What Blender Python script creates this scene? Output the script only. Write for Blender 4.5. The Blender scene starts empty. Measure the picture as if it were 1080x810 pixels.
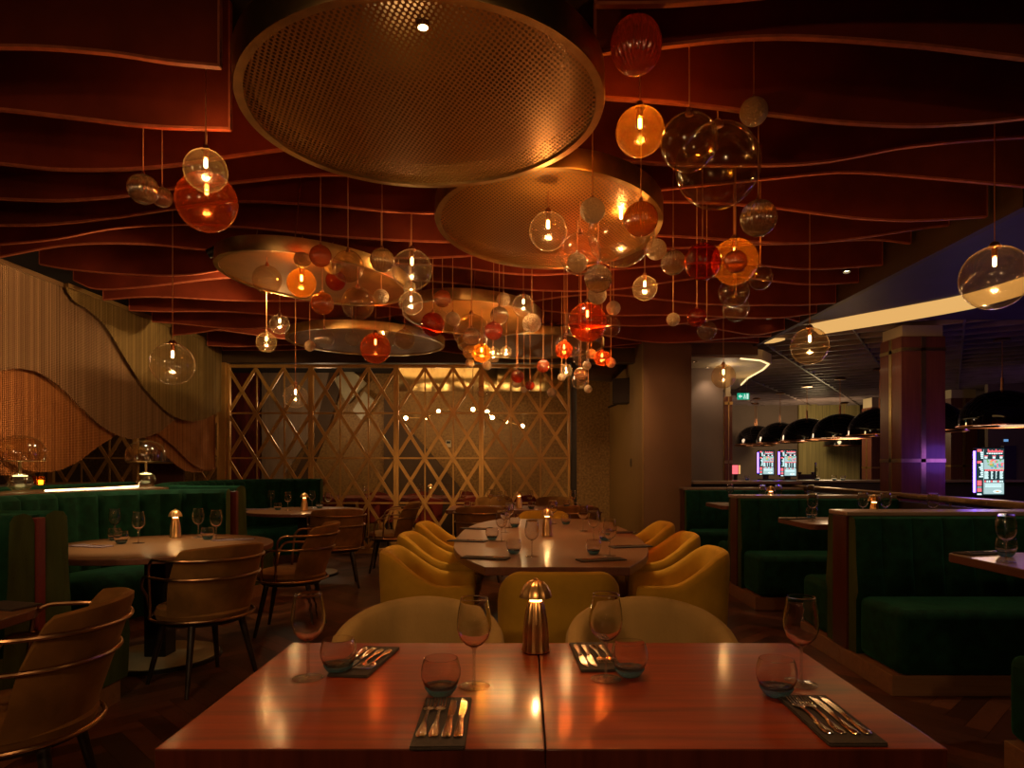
import bpy, bmesh, math, random
from mathutils import Vector, Matrix
random.seed(7)
PI = math.pi
sc = bpy.context.scene
COL = sc.collection
F = 720.0; CX = 553.0; CY = 490.0; EYE = 1.28      # focal length, vanishing point (px of the 1080x810 frame), eye height

def wx(px, Y): return (px - CX) * Y / F
def wz(py, Y): return EYE - (py - CY) * Y / F
def on_table(px, py, z=0.75):
    Y = (EYE - z) * F / (py - CY)
    return ((px - CX) * Y / F, Y)

# ------------------------------------------------------------------ materials
def newmat(name):
    m = bpy.data.materials.new(name); m.use_nodes = True
    nt = m.node_tree; nt.nodes.clear()
    out = nt.nodes.new('ShaderNodeOutputMaterial')
    return m, nt, out
def N(nt, t, **kw):
    n = nt.nodes.new(t)
    for k, v in kw.items():
        if k.startswith('i_'):
            n.inputs[k[2:].replace('_', ' ')].default_value = v
        else: setattr(n, k, v)
    return n
def L(nt, a, b): nt.links.new(a, b)
def rgba(c): return (c[0], c[1], c[2], 1.0)

def pbr(name, col, rough=0.5, metal=0.0, var=0.0, scale=8.0, bump=0.0, bscale=60.0, stretch=(1,1,1), sheen=0.0, sheen_tint=None,
        coat=0.0, col2=None, spec=0.5, aniso=0.0, coat_rough=0.08, distort=0.0, emit=None, estr=0.0):
    m, nt, out = newmat(name)
    b = N(nt, 'ShaderNodeBsdfPrincipled')
    b.inputs['Base Color'].default_value = rgba(col)
    b.inputs['Roughness'].default_value = rough
    b.inputs['Metallic'].default_value = metal
    b.inputs['Specular IOR Level'].default_value = spec
    b.inputs['Coat Weight'].default_value = coat
    b.inputs['Coat Roughness'].default_value = coat_rough
    b.inputs['Anisotropic'].default_value = aniso
    if sheen:
        b.inputs['Sheen Weight'].default_value = sheen
        b.inputs['Sheen Roughness'].default_value = 0.35
        b.inputs['Sheen Tint'].default_value = rgba(sheen_tint or col)
    if emit:
        b.inputs['Emission Color'].default_value = rgba(emit); b.inputs['Emission Strength'].default_value = estr
    L(nt, b.outputs[0], out.inputs[0])
    tc = N(nt, 'ShaderNodeTexCoord'); mp = N(nt, 'ShaderNodeMapping')
    mp.inputs['Scale'].default_value = stretch
    L(nt, tc.outputs['Object'], mp.inputs[0])
    if col2 is not None or var > 0:
        nz = N(nt, 'ShaderNodeTexNoise'); nz.inputs['Scale'].default_value = scale; nz.inputs['Detail'].default_value = 6
        nz.inputs['Distortion'].default_value = distort
        L(nt, mp.outputs[0], nz.inputs['Vector'])
        cr = N(nt, 'ShaderNodeValToRGB')
        c2 = col2 if col2 is not None else tuple(c * (1 + var) for c in col)
        c1 = col if col2 is not None else tuple(c * (1 - var) for c in col)
        cr.color_ramp.elements[0].position = 0.35; cr.color_ramp.elements[1].position = 0.65
        cr.color_ramp.elements[0].color = rgba(c1); cr.color_ramp.elements[1].color = rgba(c2)
        L(nt, nz.outputs[0], cr.inputs[0]); L(nt, cr.outputs[0], b.inputs['Base Color'])
    if bump > 0:
        n2 = N(nt, 'ShaderNodeTexNoise'); n2.inputs['Scale'].default_value = bscale; n2.inputs['Detail'].default_value = 4
        L(nt, mp.outputs[0], n2.inputs['Vector'])
        bp = N(nt, 'ShaderNodeBump'); bp.inputs['Strength'].default_value = bump; bp.inputs['Distance'].default_value = 0.01
        L(nt, n2.outputs[0], bp.inputs['Height']); L(nt, bp.outputs[0], b.inputs['Normal'])
    return m

def emis(name, col, s, sample=False):
    m, nt, out = newmat(name)
    e = N(nt, 'ShaderNodeEmission'); e.inputs[0].default_value = rgba(col); e.inputs[1].default_value = s
    L(nt, e.outputs[0], out.inputs[0])
    try: m.cycles.emission_sampling = 'AUTO' if sample else 'NONE'
    except Exception: pass
    return m

def thin_glass(name, tint=(1, 1, 1), edge=None, refl=1.0, body=0.0, bodycol=None, bump=0.0, bscale=30.0, rough=0.0, ior=1.5, rimpow=3.0, edge_body=0.25):
    """a thin-walled blown glass: sees through, darkens and colours towards its edge, mirrors by Fresnel; body = the little that the glass scatters"""
    m, nt, out = newmat(name)
    lw = N(nt, 'ShaderNodeLayerWeight'); lw.inputs[0].default_value = 0.5
    pw = N(nt, 'ShaderNodeMath', operation='POWER'); pw.inputs[1].default_value = rimpow
    L(nt, lw.outputs['Facing'], pw.inputs[0])
    mx = N(nt, 'ShaderNodeMix', data_type='RGBA')
    mx.inputs[6].default_value = rgba(tint); mx.inputs[7].default_value = rgba(edge or tint)
    L(nt, pw.outputs[0], mx.inputs[0])
    tr = N(nt, 'ShaderNodeBsdfTransparent'); L(nt, mx.outputs[2], tr.inputs[0])
    gl = N(nt, 'ShaderNodeBsdfGlossy'); gl.inputs['Roughness'].default_value = rough
    # Schlick reflectance of a thin wall, the same from inside and outside
    p5 = N(nt, 'ShaderNodeMath', operation='POWER'); p5.inputs[1].default_value = 4.0; L(nt, lw.outputs['Facing'], p5.inputs[0])
    ml = N(nt, 'ShaderNodeMath', operation='MULTIPLY_ADD'); ml.inputs[1].default_value = min(0.26 * refl, 0.7); ml.inputs[2].default_value = 0.035 * refl; ml.use_clamp = True
    L(nt, p5.outputs[0], ml.inputs[0])
    ms = N(nt, 'ShaderNodeMixShader'); L(nt, ml.outputs[0], ms.inputs[0])
    last = tr.outputs[0]
    if body > 0:
        tl = N(nt, 'ShaderNodeBsdfTranslucent'); tl.inputs[0].default_value = rgba(bodycol or tint)
        df = N(nt, 'ShaderNodeBsdfDiffuse'); df.inputs[0].default_value = rgba(bodycol or tint)
        a = N(nt, 'ShaderNodeMixShader'); a.inputs[0].default_value = 0.5
        L(nt, tl.outputs[0], a.inputs[1]); L(nt, df.outputs[0], a.inputs[2])
        b2 = N(nt, 'ShaderNodeMixShader')
        sc_ = N(nt, 'ShaderNodeMath', operation='MULTIPLY_ADD'); sc_.inputs[1].default_value = edge_body; sc_.inputs[2].default_value = body; sc_.use_clamp = True
        L(nt, pw.outputs[0], sc_.inputs[0]); L(nt, sc_.outputs[0], b2.inputs[0])
        L(nt, last, b2.inputs[1]); L(nt, a.outputs[0], b2.inputs[2]); last = b2.outputs[0]
    L(nt, last, ms.inputs[1]); L(nt, gl.outputs[0], ms.inputs[2])
    if bump > 0:
        tc = N(nt, 'ShaderNodeTexCoord'); n2 = N(nt, 'ShaderNodeTexVoronoi'); n2.inputs['Scale'].default_value = bscale
        L(nt, tc.outputs['Object'], n2.inputs['Vector'])
        bp = N(nt, 'ShaderNodeBump'); bp.inputs['Strength'].default_value = bump; bp.inputs['Distance'].default_value = 0.05
        L(nt, n2.outputs['Distance'], bp.inputs['Height'])
        L(nt, bp.outputs[0], gl.inputs['Normal']); L(nt, bp.outputs[0], lw.inputs['Normal'])
    L(nt, ms.outputs[0], out.inputs[0])
    return m

def real_glass(name, col=(1, 1, 1), rough=0.0, ior=1.48):
    m, nt, out = newmat(name)
    g = N(nt, 'ShaderNodeBsdfGlass'); g.inputs[0].default_value = rgba(col); g.inputs['Roughness'].default_value = rough; g.inputs['IOR'].default_value = ior
    L(nt, g.outputs[0], out.inputs[0]); return m

def wood_mat(name, c1, c2, axis='X', rough=0.3, coat=0.5, grain=1.0, bump=0.02, coat_rough=0.1, spec=0.5):
    m, nt, out = newmat(name)
    b = N(nt, 'ShaderNodeBsdfPrincipled'); b.inputs['Roughness'].default_value = rough; b.inputs['Specular IOR Level'].default_value = spec
    b.inputs['Coat Weight'].default_value = coat; b.inputs['Coat Roughness'].default_value = coat_rough
    tc = N(nt, 'ShaderNodeTexCoord'); mp = N(nt, 'ShaderNodeMapping')
    s = {'X': (0.9, 14, 14), 'Y': (14, 0.9, 14), 'Z': (14, 14, 0.9)}[axis]
    mp.inputs['Scale'].default_value = tuple(v * grain for v in s)
    L(nt, tc.outputs['Object'], mp.inputs[0])
    nz = N(nt, 'ShaderNodeTexNoise'); nz.inputs['Scale'].default_value = 2.2; nz.inputs['Detail'].default_value = 9; nz.inputs['Roughness'].default_value = 0.65
    nz.inputs['Distortion'].default_value = 0.4
    L(nt, mp.outputs[0], nz.inputs['Vector'])
    cr = N(nt, 'ShaderNodeValToRGB'); cr.color_ramp.elements[0].position = 0.3; cr.color_ramp.elements[1].position = 0.7
    cr.color_ramp.elements[0].color = rgba(c1); cr.color_ramp.elements[1].color = rgba(c2)
    L(nt, nz.outputs[0], cr.inputs[0]); L(nt, cr.outputs[0], b.inputs['Base Color'])
    r2 = N(nt, 'ShaderNodeMapRange'); r2.inputs[3].default_value = rough * 0.85; r2.inputs[4].default_value = rough * 1.2
    L(nt, nz.outputs[0], r2.inputs[0]); L(nt, r2.outputs[0], b.inputs['Roughness'])
    bp = N(nt, 'ShaderNodeBump'); bp.inputs['Strength'].default_value = bump * 4; bp.inputs['Distance'].default_value = 0.003
    L(nt, nz.outputs[0], bp.inputs['Height']); L(nt, bp.outputs[0], b.inputs['Normal'])
    L(nt, b.outputs[0], out.inputs[0]); return m

M = {}
M['mahogany'] = wood_mat('mahogany', (0.11, 0.013, 0.003), (0.30, 0.045, 0.008), 'X', 0.42, 0.6, coat_rough=0.13, spec=0.2)
M['mahogany_pale'] = wood_mat('mahogany_pale', (0.12, 0.066, 0.034), (0.2, 0.12, 0.065), 'X', 0.32, 0.4, coat_rough=0.18)
M['mahogany_dark'] = wood_mat('mahogany_dark', (0.045, 0.007, 0.003), (0.09, 0.015, 0.006), 'Z', 0.35, 0.3)
M['table_brown'] = wood_mat('table_brown', (0.12, 0.048, 0.016), (0.22, 0.098, 0.036), 'X', 0.4, 0.3, coat_rough=0.17)
M['booth_top'] = wood_mat('booth_top', (0.2, 0.13, 0.085), (0.32, 0.22, 0.15), 'X', 0.4, 0.2)
M['booth_edge'] = wood_mat('booth_edge', (0.1, 0.032, 0.014), (0.16, 0.055, 0.025), 'Y', 0.4, 0.2)
M['red_panel'] = wood_mat('red_panel', (0.1, 0.012, 0.008), (0.17, 0.022, 0.014), 'Z', 0.4, 0.2)
M['plinth_wood'] = wood_mat('plinth_wood', (0.22, 0.11, 0.05), (0.32, 0.17, 0.08), 'X', 0.4, 0.2)
M['ledge_wood'] = wood_mat('ledge_wood', (0.16, 0.09, 0.045), (0.24, 0.14, 0.075), 'X', 0.35, 0.3)
M['brass'] = pbr('brass', (0.72, 0.46, 0.16), 0.25, 1.0, var=0.1, scale=20)
M['brass_brushed'] = pbr('brass_brushed', (0.62, 0.42, 0.17), 0.34, 1.0, var=0.12, scale=12, bump=0.05, bscale=80)
M['brass_lattice'] = pbr('brass_lattice', (0.52, 0.29, 0.08), 0.4, 0.45, var=0.12, scale=6)
M['bronze_rail'] = pbr('bronze_rail', (0.42, 0.24, 0.12), 0.3, 1.0, var=0.1, scale=20)
M['bronze_lamp'] = pbr('bronze_lamp', (0.8, 0.46, 0.17), 0.3, 0.92, var=0.05, scale=20)
M['chrome'] = pbr('chrome', (0.75, 0.66, 0.55), 0.14, 1.0, var=0.05, scale=20)
M['cord_fabric'] = pbr('cord_fabric', (0.75, 0.34, 0.13), 0.6, var=0.1, scale=30)
M['disc_plain'] = pbr('disc_plain', (0.40, 0.20, 0.04), 0.6, 0.25, var=0.12, scale=5)
M['copper'] = pbr('copper', (0.55, 0.24, 0.12), 0.3, 1.0, var=0.08, scale=30)
M['black_metal'] = pbr('black_metal', (0.015, 0.011, 0.009), 0.45, 0.3, var=0.2, scale=10)
M['black_gloss'] = pbr('black_gloss', (0.006, 0.005, 0.005), 0.06, 0.0, var=0.2, scale=4, coat=1.0, coat_rough=0.03)
M['chair_leg'] = pbr('chair_leg', (0.018, 0.01, 0.007), 0.4, 0.0, var=0.3, scale=20)
M['velvet_green'] = pbr('velvet_green', (0.004, 0.036, 0.017), 0.85, var=0.3, scale=14, bump=0.15, bscale=220, sheen=0.28, sheen_tint=(0.05, 0.42, 0.24), spec=0.15)
M['velvet_green_trim'] = pbr('velvet_green_trim', (0.045, 0.062, 0.014), 0.85, var=0.25, scale=10, bump=0.15, bscale=160, sheen=0.3, sheen_tint=(0.2, 0.3, 0.08), spec=0.15, stretch=(1, 1, 0.3))
M['velvet_tan'] = pbr('velvet_tan', (0.19, 0.085, 0.020), 0.8, var=0.22, scale=9, bump=0.15, bscale=260, sheen=0.35, sheen_tint=(0.5, 0.3, 0.12), spec=0.15)
M['velvet_olive'] = pbr('velvet_olive', (0.5, 0.29, 0.03), 0.8, var=0.12, scale=7, bump=0.1, bscale=260, sheen=0.3, sheen_tint=(0.7, 0.5, 0.15), spec=0.12)
M['velvet_beige'] = pbr('velvet_beige', (0.27, 0.175, 0.06), 0.8, var=0.16, scale=7, bump=0.12, bscale=200, sheen=0.3, sheen_tint=(0.7, 0.5, 0.25), spec=0.12, stretch=(1, 1, .35))
M['velvet_red'] = pbr('velvet_red', (0.16, 0.022, 0.012), 0.7, var=0.2, scale=9, sheen=0.3, sheen_tint=(0.6, 0.15, 0.08), spec=0.2)
M['fin_felt'] = pbr('fin_felt', (0.22, 0.034, 0.012), 0.85, var=0.2, scale=3, bump=0.15, bscale=90, spec=0.2)
M['fin_edge_lit'] = pbr('fin_edge_lit', (0.55, 0.15, 0.07), 0.6, var=0.15, scale=20, spec=0.3)  # paler than the felt: light from below painted into the edge colour
M['ceiling_black'] = pbr('ceiling_black', (0.01, 0.006, 0.005), 0.9, var=0.3, scale=2)
M['napkin'] = pbr('napkin', (0.028, 0.018, 0.012), 0.8, var=0.2, scale=60, bump=0.2, bscale=300)
M['napkin_mauve'] = pbr('napkin_mauve', (0.16, 0.1, 0.11), 0.8, var=0.2, scale=60, bump=0.2, bscale=300)
M['plaster_brown'] = pbr('plaster_brown', (0.16, 0.075, 0.032), 0.8, var=0.08, scale=2, bump=0.04, bscale=90)
M['plaster_mauve'] = pbr('plaster_mauve', (0.24, 0.17, 0.135), 0.8, var=0.06, scale=2, bump=0.04, bscale=90)
M['panel_ochre'] = pbr('panel_ochre', (0.27, 0.145, 0.035), 0.5, var=0.1, scale=3, stretch=(6, 6, 0.4))
M['gold_paper'] = pbr('gold_paper', (0.19, 0.095, 0.022), 0.5, metal=0.25, var=0.4, scale=26, bump=0.3, bscale=50, col2=(0.36, 0.2, 0.055))
M['dark_brown'] = pbr('dark_brown', (0.07, 0.035, 0.012), 0.6, var=0.12, scale=3)
M['panel_red'] = pbr('panel_red', (0.12, 0.014, 0.01), 0.35, var=0.4, scale=1.6, stretch=(4, 1, 1), distort=2.0)
M['panel_grey'] = wood_mat('panel_grey', (0.23, 0.16, 0.1), (0.36, 0.25, 0.17), 'Z', 0.4, 0.2)
M['pale_panel'] = pbr('pale_panel', (0.42, 0.36, 0.22), 0.4, var=0.08, scale=4)
M['cream'] = pbr('cream', (0.62, 0.5, 0.33), 0.6, var=0.05, scale=3)
M['purple_dark'] = pbr('purple_dark', (0.06, 0.035, 0.09), 0.6, var=0.12, scale=2)
M['slat'] = pbr('slat', (0.3, 0.22, 0.22), 0.45, var=0.2, scale=3)
M['column_wood'] = wood_mat('column_wood', (0.13, 0.035, 0.02), (0.21, 0.06, 0.035), 'Z', 0.35, 0.3)
M['curtain_wood'] = pbr('curtain_wood', (0.5, 0.4, 0.16), 0.7, var=0.2, scale=3, stretch=(12, 12, 0.3))
M['dark_panel'] = pbr('dark_panel', (0.035, 0.018, 0.014), 0.6, var=0.2, scale=3)
M['led_warm'] = emis('led_warm', (1.0, 0.62, 0.25), 9.0)
M['led_soft'] = emis('led_soft', (1.0, 0.7, 0.32), 1.6)
M['led_blue'] = emis('led_blue', (0.13, 0.06, 1.0), 14.0)
M['bulb'] = emis('bulb', (1.0, 0.66, 0.27), 30.0)
M['spot_face'] = emis('spot_face', (1.0, 0.72, 0.36), 12.0)
M['lamp_emit'] = emis('lamp_emit', (1.0, 0.6, 0.2), 14.0)
M['lamp_green'] = emis('lamp_green', (1.0, 0.9, 0.4), 3.0)
M['glow_cream'] = emis('glow_cream', (1.0, 0.55, 0.17), 0.8, True)  # cove light on the cream ceiling bands, put in as emission
M['scr_dark'] = emis('scr_dark', (0.04, 0.09, 0.1), 0.5)
M['scr_white'] = emis('scr_white', (0.62, 0.85, 0.85), 1.5)
M['scr_grey'] = emis('scr_grey', (0.35, 0.5, 0.5), 1.3)
M['scr_red'] = emis('scr_red', (0.9, 0.14, 0.16), 1.4)
M['scr_green'] = emis('scr_green', (0.25, 0.6, 0.2), 0.9)
M['scr_blue'] = emis('scr_blue', (0.15, 0.35, 0.7), 0.9)
M['scr_orange'] = emis('scr_orange', (0.9, 0.45, 0.15), 1.0)
M['exit_green'] = emis('exit_green', (0.02, 0.5, 0.28), 0.7)
M['exit_white'] = emis('exit_white', (0.7, 1.0, 0.85), 0.9)
M['bottle_blue'] = thin_glass('bottle_blue', (0.25, 0.45, 0.9), (0.1, 0.2, 0.6), body=0.25, bodycol=(0.3, 0.5, 1))
M['bottle_brown'] = thin_glass('bottle_brown', (0.3, 0.12, 0.04), (0.1, 0.04, 0.02), body=0.1)
M['bottle_clear'] = thin_glass('bottle_clear', (0.8, 0.8, 0.8), (0.4, 0.4, 0.45), body=0.1)
# pendant glass
GR = 0.13
M['g_clear'] = thin_glass('g_clear', (0.98, 0.95, 0.9), (0.72, 0.6, 0.46), refl=3.2, body=0.008, bodycol=(1, 0.75, 0.42), rimpow=12, edge_body=0.9, rough=GR)
M['g_smoke'] = thin_glass('g_smoke', (0.93, 0.83, 0.68), (0.62, 0.45, 0.28), refl=3.2, body=0.012, bodycol=(1, 0.68, 0.3), rimpow=11, edge_body=0.8, rough=GR)
M['g_amber'] = thin_glass('g_amber', (1.0, 0.60, 0.14), (0.7, 0.24, 0.04), refl=1.6, body=0.055, bodycol=(1, 0.42, 0.05), rimpow=4, edge_body=0.14, rough=GR)
M['g_red'] = thin_glass('g_red', (0.88, 0.25, 0.08), (0.45, 0.07, 0.015), refl=1.8, body=0.035, bodycol=(1, 0.2, 0.03), rimpow=4, edge_body=0.12, rough=GR)
def thick_glass(name, col, milk=0.1, milkcol=(1, .8, .55), bump=0.0, bscale=6, ior=1.4, rough=0.03, gloss=0.16):
    """a heavy ribbed or crackled glass ball: refracts, with a little cloudiness"""
    m, nt, out = newmat(name)
    g = N(nt, 'ShaderNodeBsdfGlass'); g.inputs[0].default_value = rgba(col); g.inputs['Roughness'].default_value = rough; g.inputs['IOR'].default_value = ior
    tl = N(nt, 'ShaderNodeBsdfTranslucent'); tl.inputs[0].default_value = rgba(milkcol); df = N(nt, 'ShaderNodeBsdfDiffuse'); df.inputs[0].default_value = rgba(milkcol)
    a = N(nt, 'ShaderNodeMixShader'); a.inputs[0].default_value = 0.5; L(nt, tl.outputs[0], a.inputs[1]); L(nt, df.outputs[0], a.inputs[2])
    ms = N(nt, 'ShaderNodeMixShader'); ms.inputs[0].default_value = milk; L(nt, g.outputs[0], ms.inputs[1]); L(nt, a.outputs[0], ms.inputs[2])
    gl = N(nt, 'ShaderNodeBsdfGlossy'); gl.inputs['Roughness'].default_value = 0.16; gl.inputs[0].default_value = (1, 1, 1, 1)
    m2 = N(nt, 'ShaderNodeMixShader'); m2.inputs[0].default_value = gloss; L(nt, ms.outputs[0], m2.inputs[1]); L(nt, gl.outputs[0], m2.inputs[2])
    if bump:
        tc = N(nt, 'ShaderNodeTexCoord'); n2 = N(nt, 'ShaderNodeTexNoise'); n2.inputs['Scale'].default_value = bscale; n2.inputs['Detail'].default_value = 2
        L(nt, tc.outputs['Object'], n2.inputs['Vector'])
        bp = N(nt, 'ShaderNodeBump'); bp.inputs['Strength'].default_value = 1.0; bp.inputs['Distance'].default_value = bump
        L(nt, n2.outputs[0], bp.inputs['Height']); L(nt, bp.outputs[0], gl.inputs['Normal']); L(nt, bp.outputs[0], g.inputs['Normal'])
    L(nt, m2.outputs[0], out.inputs[0]); return m
M['g_ribclear'] = thick_glass('g_ribclear', (1.0, 0.88, 0.68), 0.12, (1, .72, .4), gloss=0.24)
M['g_ribamber'] = thick_glass('g_ribamber', (1.0, 0.52, 0.12), 0.36, (1, .38, .06))
M['g_ribred'] = thick_glass('g_ribred', (1.0, 0.34, 0.13), 0.36, (1, .2, .05))
M['tumbler_blue'] = thick_glass('tumbler_blue', (0.55, 0.88, 1.0), 0.3, (0.3, 0.75, 1.0), bump=0.004, bscale=160, ior=1.45, gloss=0.14)
M['g_crackle'] = thick_glass('g_crackle', (0.97, 0.9, 0.8), 0.6, (1, .8, .54), bump=0.08, bscale=5, gloss=0.22)
# table glass
M['wine_glass'] = thin_glass('wine_glass', (0.99, 0.985, 0.98), (0.72, 0.68, 0.66), refl=2.6, body=0.004, bodycol=(1, .88, .72), rimpow=14, edge_body=0.85, rough=0.09)
M['wine_real'] = real_glass('wine_real', (0.98, 0.97, 0.96), 0.0, 1.46)
M['wine_stem'] = thin_glass('wine_stem', (0.95, 0.92, 0.9), (0.75, 0.7, 0.66), refl=4.5, body=0.07, bodycol=(1, .85, .7), rimpow=4, edge_body=0.2, rough=0.1)
M['wine_thin'] = thin_glass('wine_thin', (0.98, 0.98, 0.98), (0.8, 0.78, 0.76), refl=3.5, body=0.03, bodycol=(1, .9, .8), rimpow=6, edge_body=0.5, rough=0.13)
M['tumbler_base'] = thin_glass('tumbler_base', (0.5, 0.76, 0.86), (0.18, 0.48, 0.7), refl=5.0, body=0.10, bodycol=(.35, .7, 1.0), rimpow=2, edge_body=0.45, bump=0.8, bscale=110, rough=0.12)
M['screen_pane'] = thin_glass('screen_pane', (0.96, 0.94, 0.9), (0.8, 0.75, 0.7), refl=0.5)

def mesh_panel_mat(name, pitch, hole=0.30, rot=0.0):
    """perforated brass sheet: a staggered grid of round holes"""
    m, nt, out = newmat(name)
    tc = N(nt, 'ShaderNodeTexCoord'); mp = N(nt, 'ShaderNodeMapping'); mp.inputs['Rotation'].default_value = (0, 0, rot)
    L(nt, tc.outputs['Object'], mp.inputs[0])
    sp = N(nt, 'ShaderNodeSeparateXYZ'); L(nt, mp.outputs[0], sp.inputs[0])
    def mth(op, a, b=None):
        n = N(nt, 'ShaderNodeMath', operation=op)
        for i, v in enumerate((a, b)):
            if v is None: continue
            if isinstance(v, (int, float)): n.inputs[i].default_value = v
            else: L(nt, v, n.inputs[i])
        return n.outputs[0]
    k = 2 * PI / pitch
    cosx = mth('COSINE', mth('MULTIPLY', sp.outputs[0], k)); cosy = mth('COSINE', mth('MULTIPLY', sp.outputs[1], k / 1.6))
    v = mth('GREATER_THAN', mth('MULTIPLY', cosx, cosy), hole)
    b = N(nt, 'ShaderNodeBsdfPrincipled'); b.inputs['Base Color'].default_value = (0.62, 0.32, 0.07, 1); b.inputs['Metallic'].default_value = 0.5; b.inputs['Roughness'].default_value = 0.42
    tr = N(nt, 'ShaderNodeBsdfTransparent'); ms = N(nt, 'ShaderNodeMixShader')
    L(nt, v, ms.inputs[0]); L(nt, b.outputs[0], ms.inputs[1]); L(nt, tr.outputs[0], ms.inputs[2]); L(nt, ms.outputs[0], out.inputs[0])
    return m
M['perforated'] = mesh_panel_mat('perforated', 0.022, 0.18, 0.08)
M['perforated_fine'] = mesh_panel_mat('perforated_fine', 0.024, 0.25)
M['disc_inner'] = pbr('disc_inner', (0.3, 0.17, 0.05), 0.3, 0.7, var=0.35, scale=2.0, coat=0.2)
def strand_mat(name, c1, c2):
    m, nt, out = newmat(name)
    b = N(nt, 'ShaderNodeBsdfPrincipled'); b.inputs['Roughness'].default_value = 0.42; b.inputs['Metallic'].default_value = 0.6
    g = N(nt, 'ShaderNodeNewGeometry'); cr = N(nt, 'ShaderNodeValToRGB')
    cr.color_ramp.elements[0].color = rgba(c1); cr.color_ramp.elements[1].color = rgba(c2)
    L(nt, g.outputs['Random Per Island'], cr.inputs[0])
    tc = N(nt, 'ShaderNodeTexCoord'); w = N(nt, 'ShaderNodeTexWave', bands_direction='Z'); w.inputs['Scale'].default_value = 22
    L(nt, tc.outputs['Object'], w.inputs['Vector'])
    bp = N(nt, 'ShaderNodeBump'); bp.inputs['Strength'].default_value = 0.3; bp.inputs['Distance'].default_value = 0.01
    L(nt, w.outputs['Fac'], bp.inputs['Height']); L(nt, bp.outputs[0], b.inputs['Normal'])
    L(nt, cr.outputs[0], b.inputs['Base Color']); L(nt, b.outputs[0], out.inputs[0]); return m
M['chain_olive'] = strand_mat('chain_olive', (0.2, 0.125, 0.035), (0.34, 0.22, 0.07))
M['chain_bronze'] = strand_mat('chain_bronze', (0.2, 0.11, 0.048), (0.34, 0.19, 0.085))
M['chain_copper'] = strand_mat('chain_copper', (0.27, 0.10, 0.025), (0.44, 0.17, 0.045))
def plank_mat():
    m, nt, out = newmat('herringbone')
    b = N(nt, 'ShaderNodeBsdfPrincipled'); b.inputs['Roughness'].default_value = 0.32
    g = N(nt, 'ShaderNodeNewGeometry'); cr = N(nt, 'ShaderNodeValToRGB')
    cr.color_ramp.elements[0].color = (0.05, 0.016, 0.008, 1); cr.color_ramp.elements[1].color = (0.22, 0.075, 0.032, 1)
    L(nt, g.outputs['Random Per Island'], cr.inputs[0])
    tc = N(nt, 'ShaderNodeTexCoord'); nz = N(nt, 'ShaderNodeTexNoise'); nz.inputs['Scale'].default_value = 30; nz.inputs['Detail'].default_value = 6
    L(nt, tc.outputs['Object'], nz.inputs['Vector'])
    mx = N(nt, 'ShaderNodeMix', data_type='RGBA', blend_type='MULTIPLY'); mx.inputs[0].default_value = 0.6
    L(nt, cr.outputs[0], mx.inputs[6]); L(nt, nz.outputs[0], mx.inputs[7]); L(nt, mx.outputs[2], b.inputs['Base Color'])
    L(nt, b.outputs[0], out.inputs[0]); return m
M['herringbone'] = plank_mat()

# ------------------------------------------------------------------ mesh helpers
def obj(name, bm, mats, parent=None, smooth=True, loc=None, rotz=None, bevel=0.0, sub=0):
    bmesh.ops.recalc_face_normals(bm, faces=bm.faces)
    me = bpy.data.meshes.new(name); bm.to_mesh(me); bm.free()
    if not isinstance(mats, (list, tuple)): mats = [mats]
    for m in mats: me.materials.append(M[m] if isinstance(m, str) else m)
    o = bpy.data.objects.new(name, me); COL.objects.link(o)
    if parent: o.parent = parent
    if loc: o.location = loc
    if rotz is not None: o.rotation_euler[2] = rotz
    if smooth:
        me.polygons.foreach_set('use_smooth', [True] * len(me.polygons))
        if smooth == 'auto' or smooth is True:
            try: me.set_sharp_from_angle(angle=math.radians(42))
            except Exception: pass
    if bevel:
        md = o.modifiers.new('bevel', 'BEVEL'); md.width = bevel; md.segments = 3; md.limit_method = 'ANGLE'; md.angle_limit = math.radians(40)
    if sub:
        md = o.modifiers.new('sub', 'SUBSURF'); md.levels = sub; md.render_levels = sub
    return o
def thing(name, label, cat, loc=(0, 0, 0), rotz=0, group=None):
    o = bpy.data.objects.new(name, None); COL.objects.link(o); o.empty_display_size = 0.1
    o.location = loc; o.rotation_euler = (0, 0, rotz); o['label'] = label; o['category'] = cat
    if group: o['group'] = group
    return o
def tag(o, label, cat, group=None, kind=None):
    o['label'] = label; o['category'] = cat
    if group: o['group'] = group
    if kind: o['kind'] = kind
    return o
def struct(o, label=None):
    o['kind'] = 'structure'
    if label: o['label'] = label
    return o
def copy_tree(o, parent=None):
    c = o.copy(); COL.objects.link(c)
    if parent: c.parent = parent
    for ch in list(o.children): copy_tree(ch, c)
    return c
def place(proto, used, loc, rotz, label, group=None):
    o = copy_tree(proto) if used[0] else proto
    used[0] = True
    o.location = loc; o.rotation_euler = (0, 0, rotz); o['label'] = label
    if group: o['group'] = group
    elif 'group' in o: del o['group']
    return o

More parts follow.
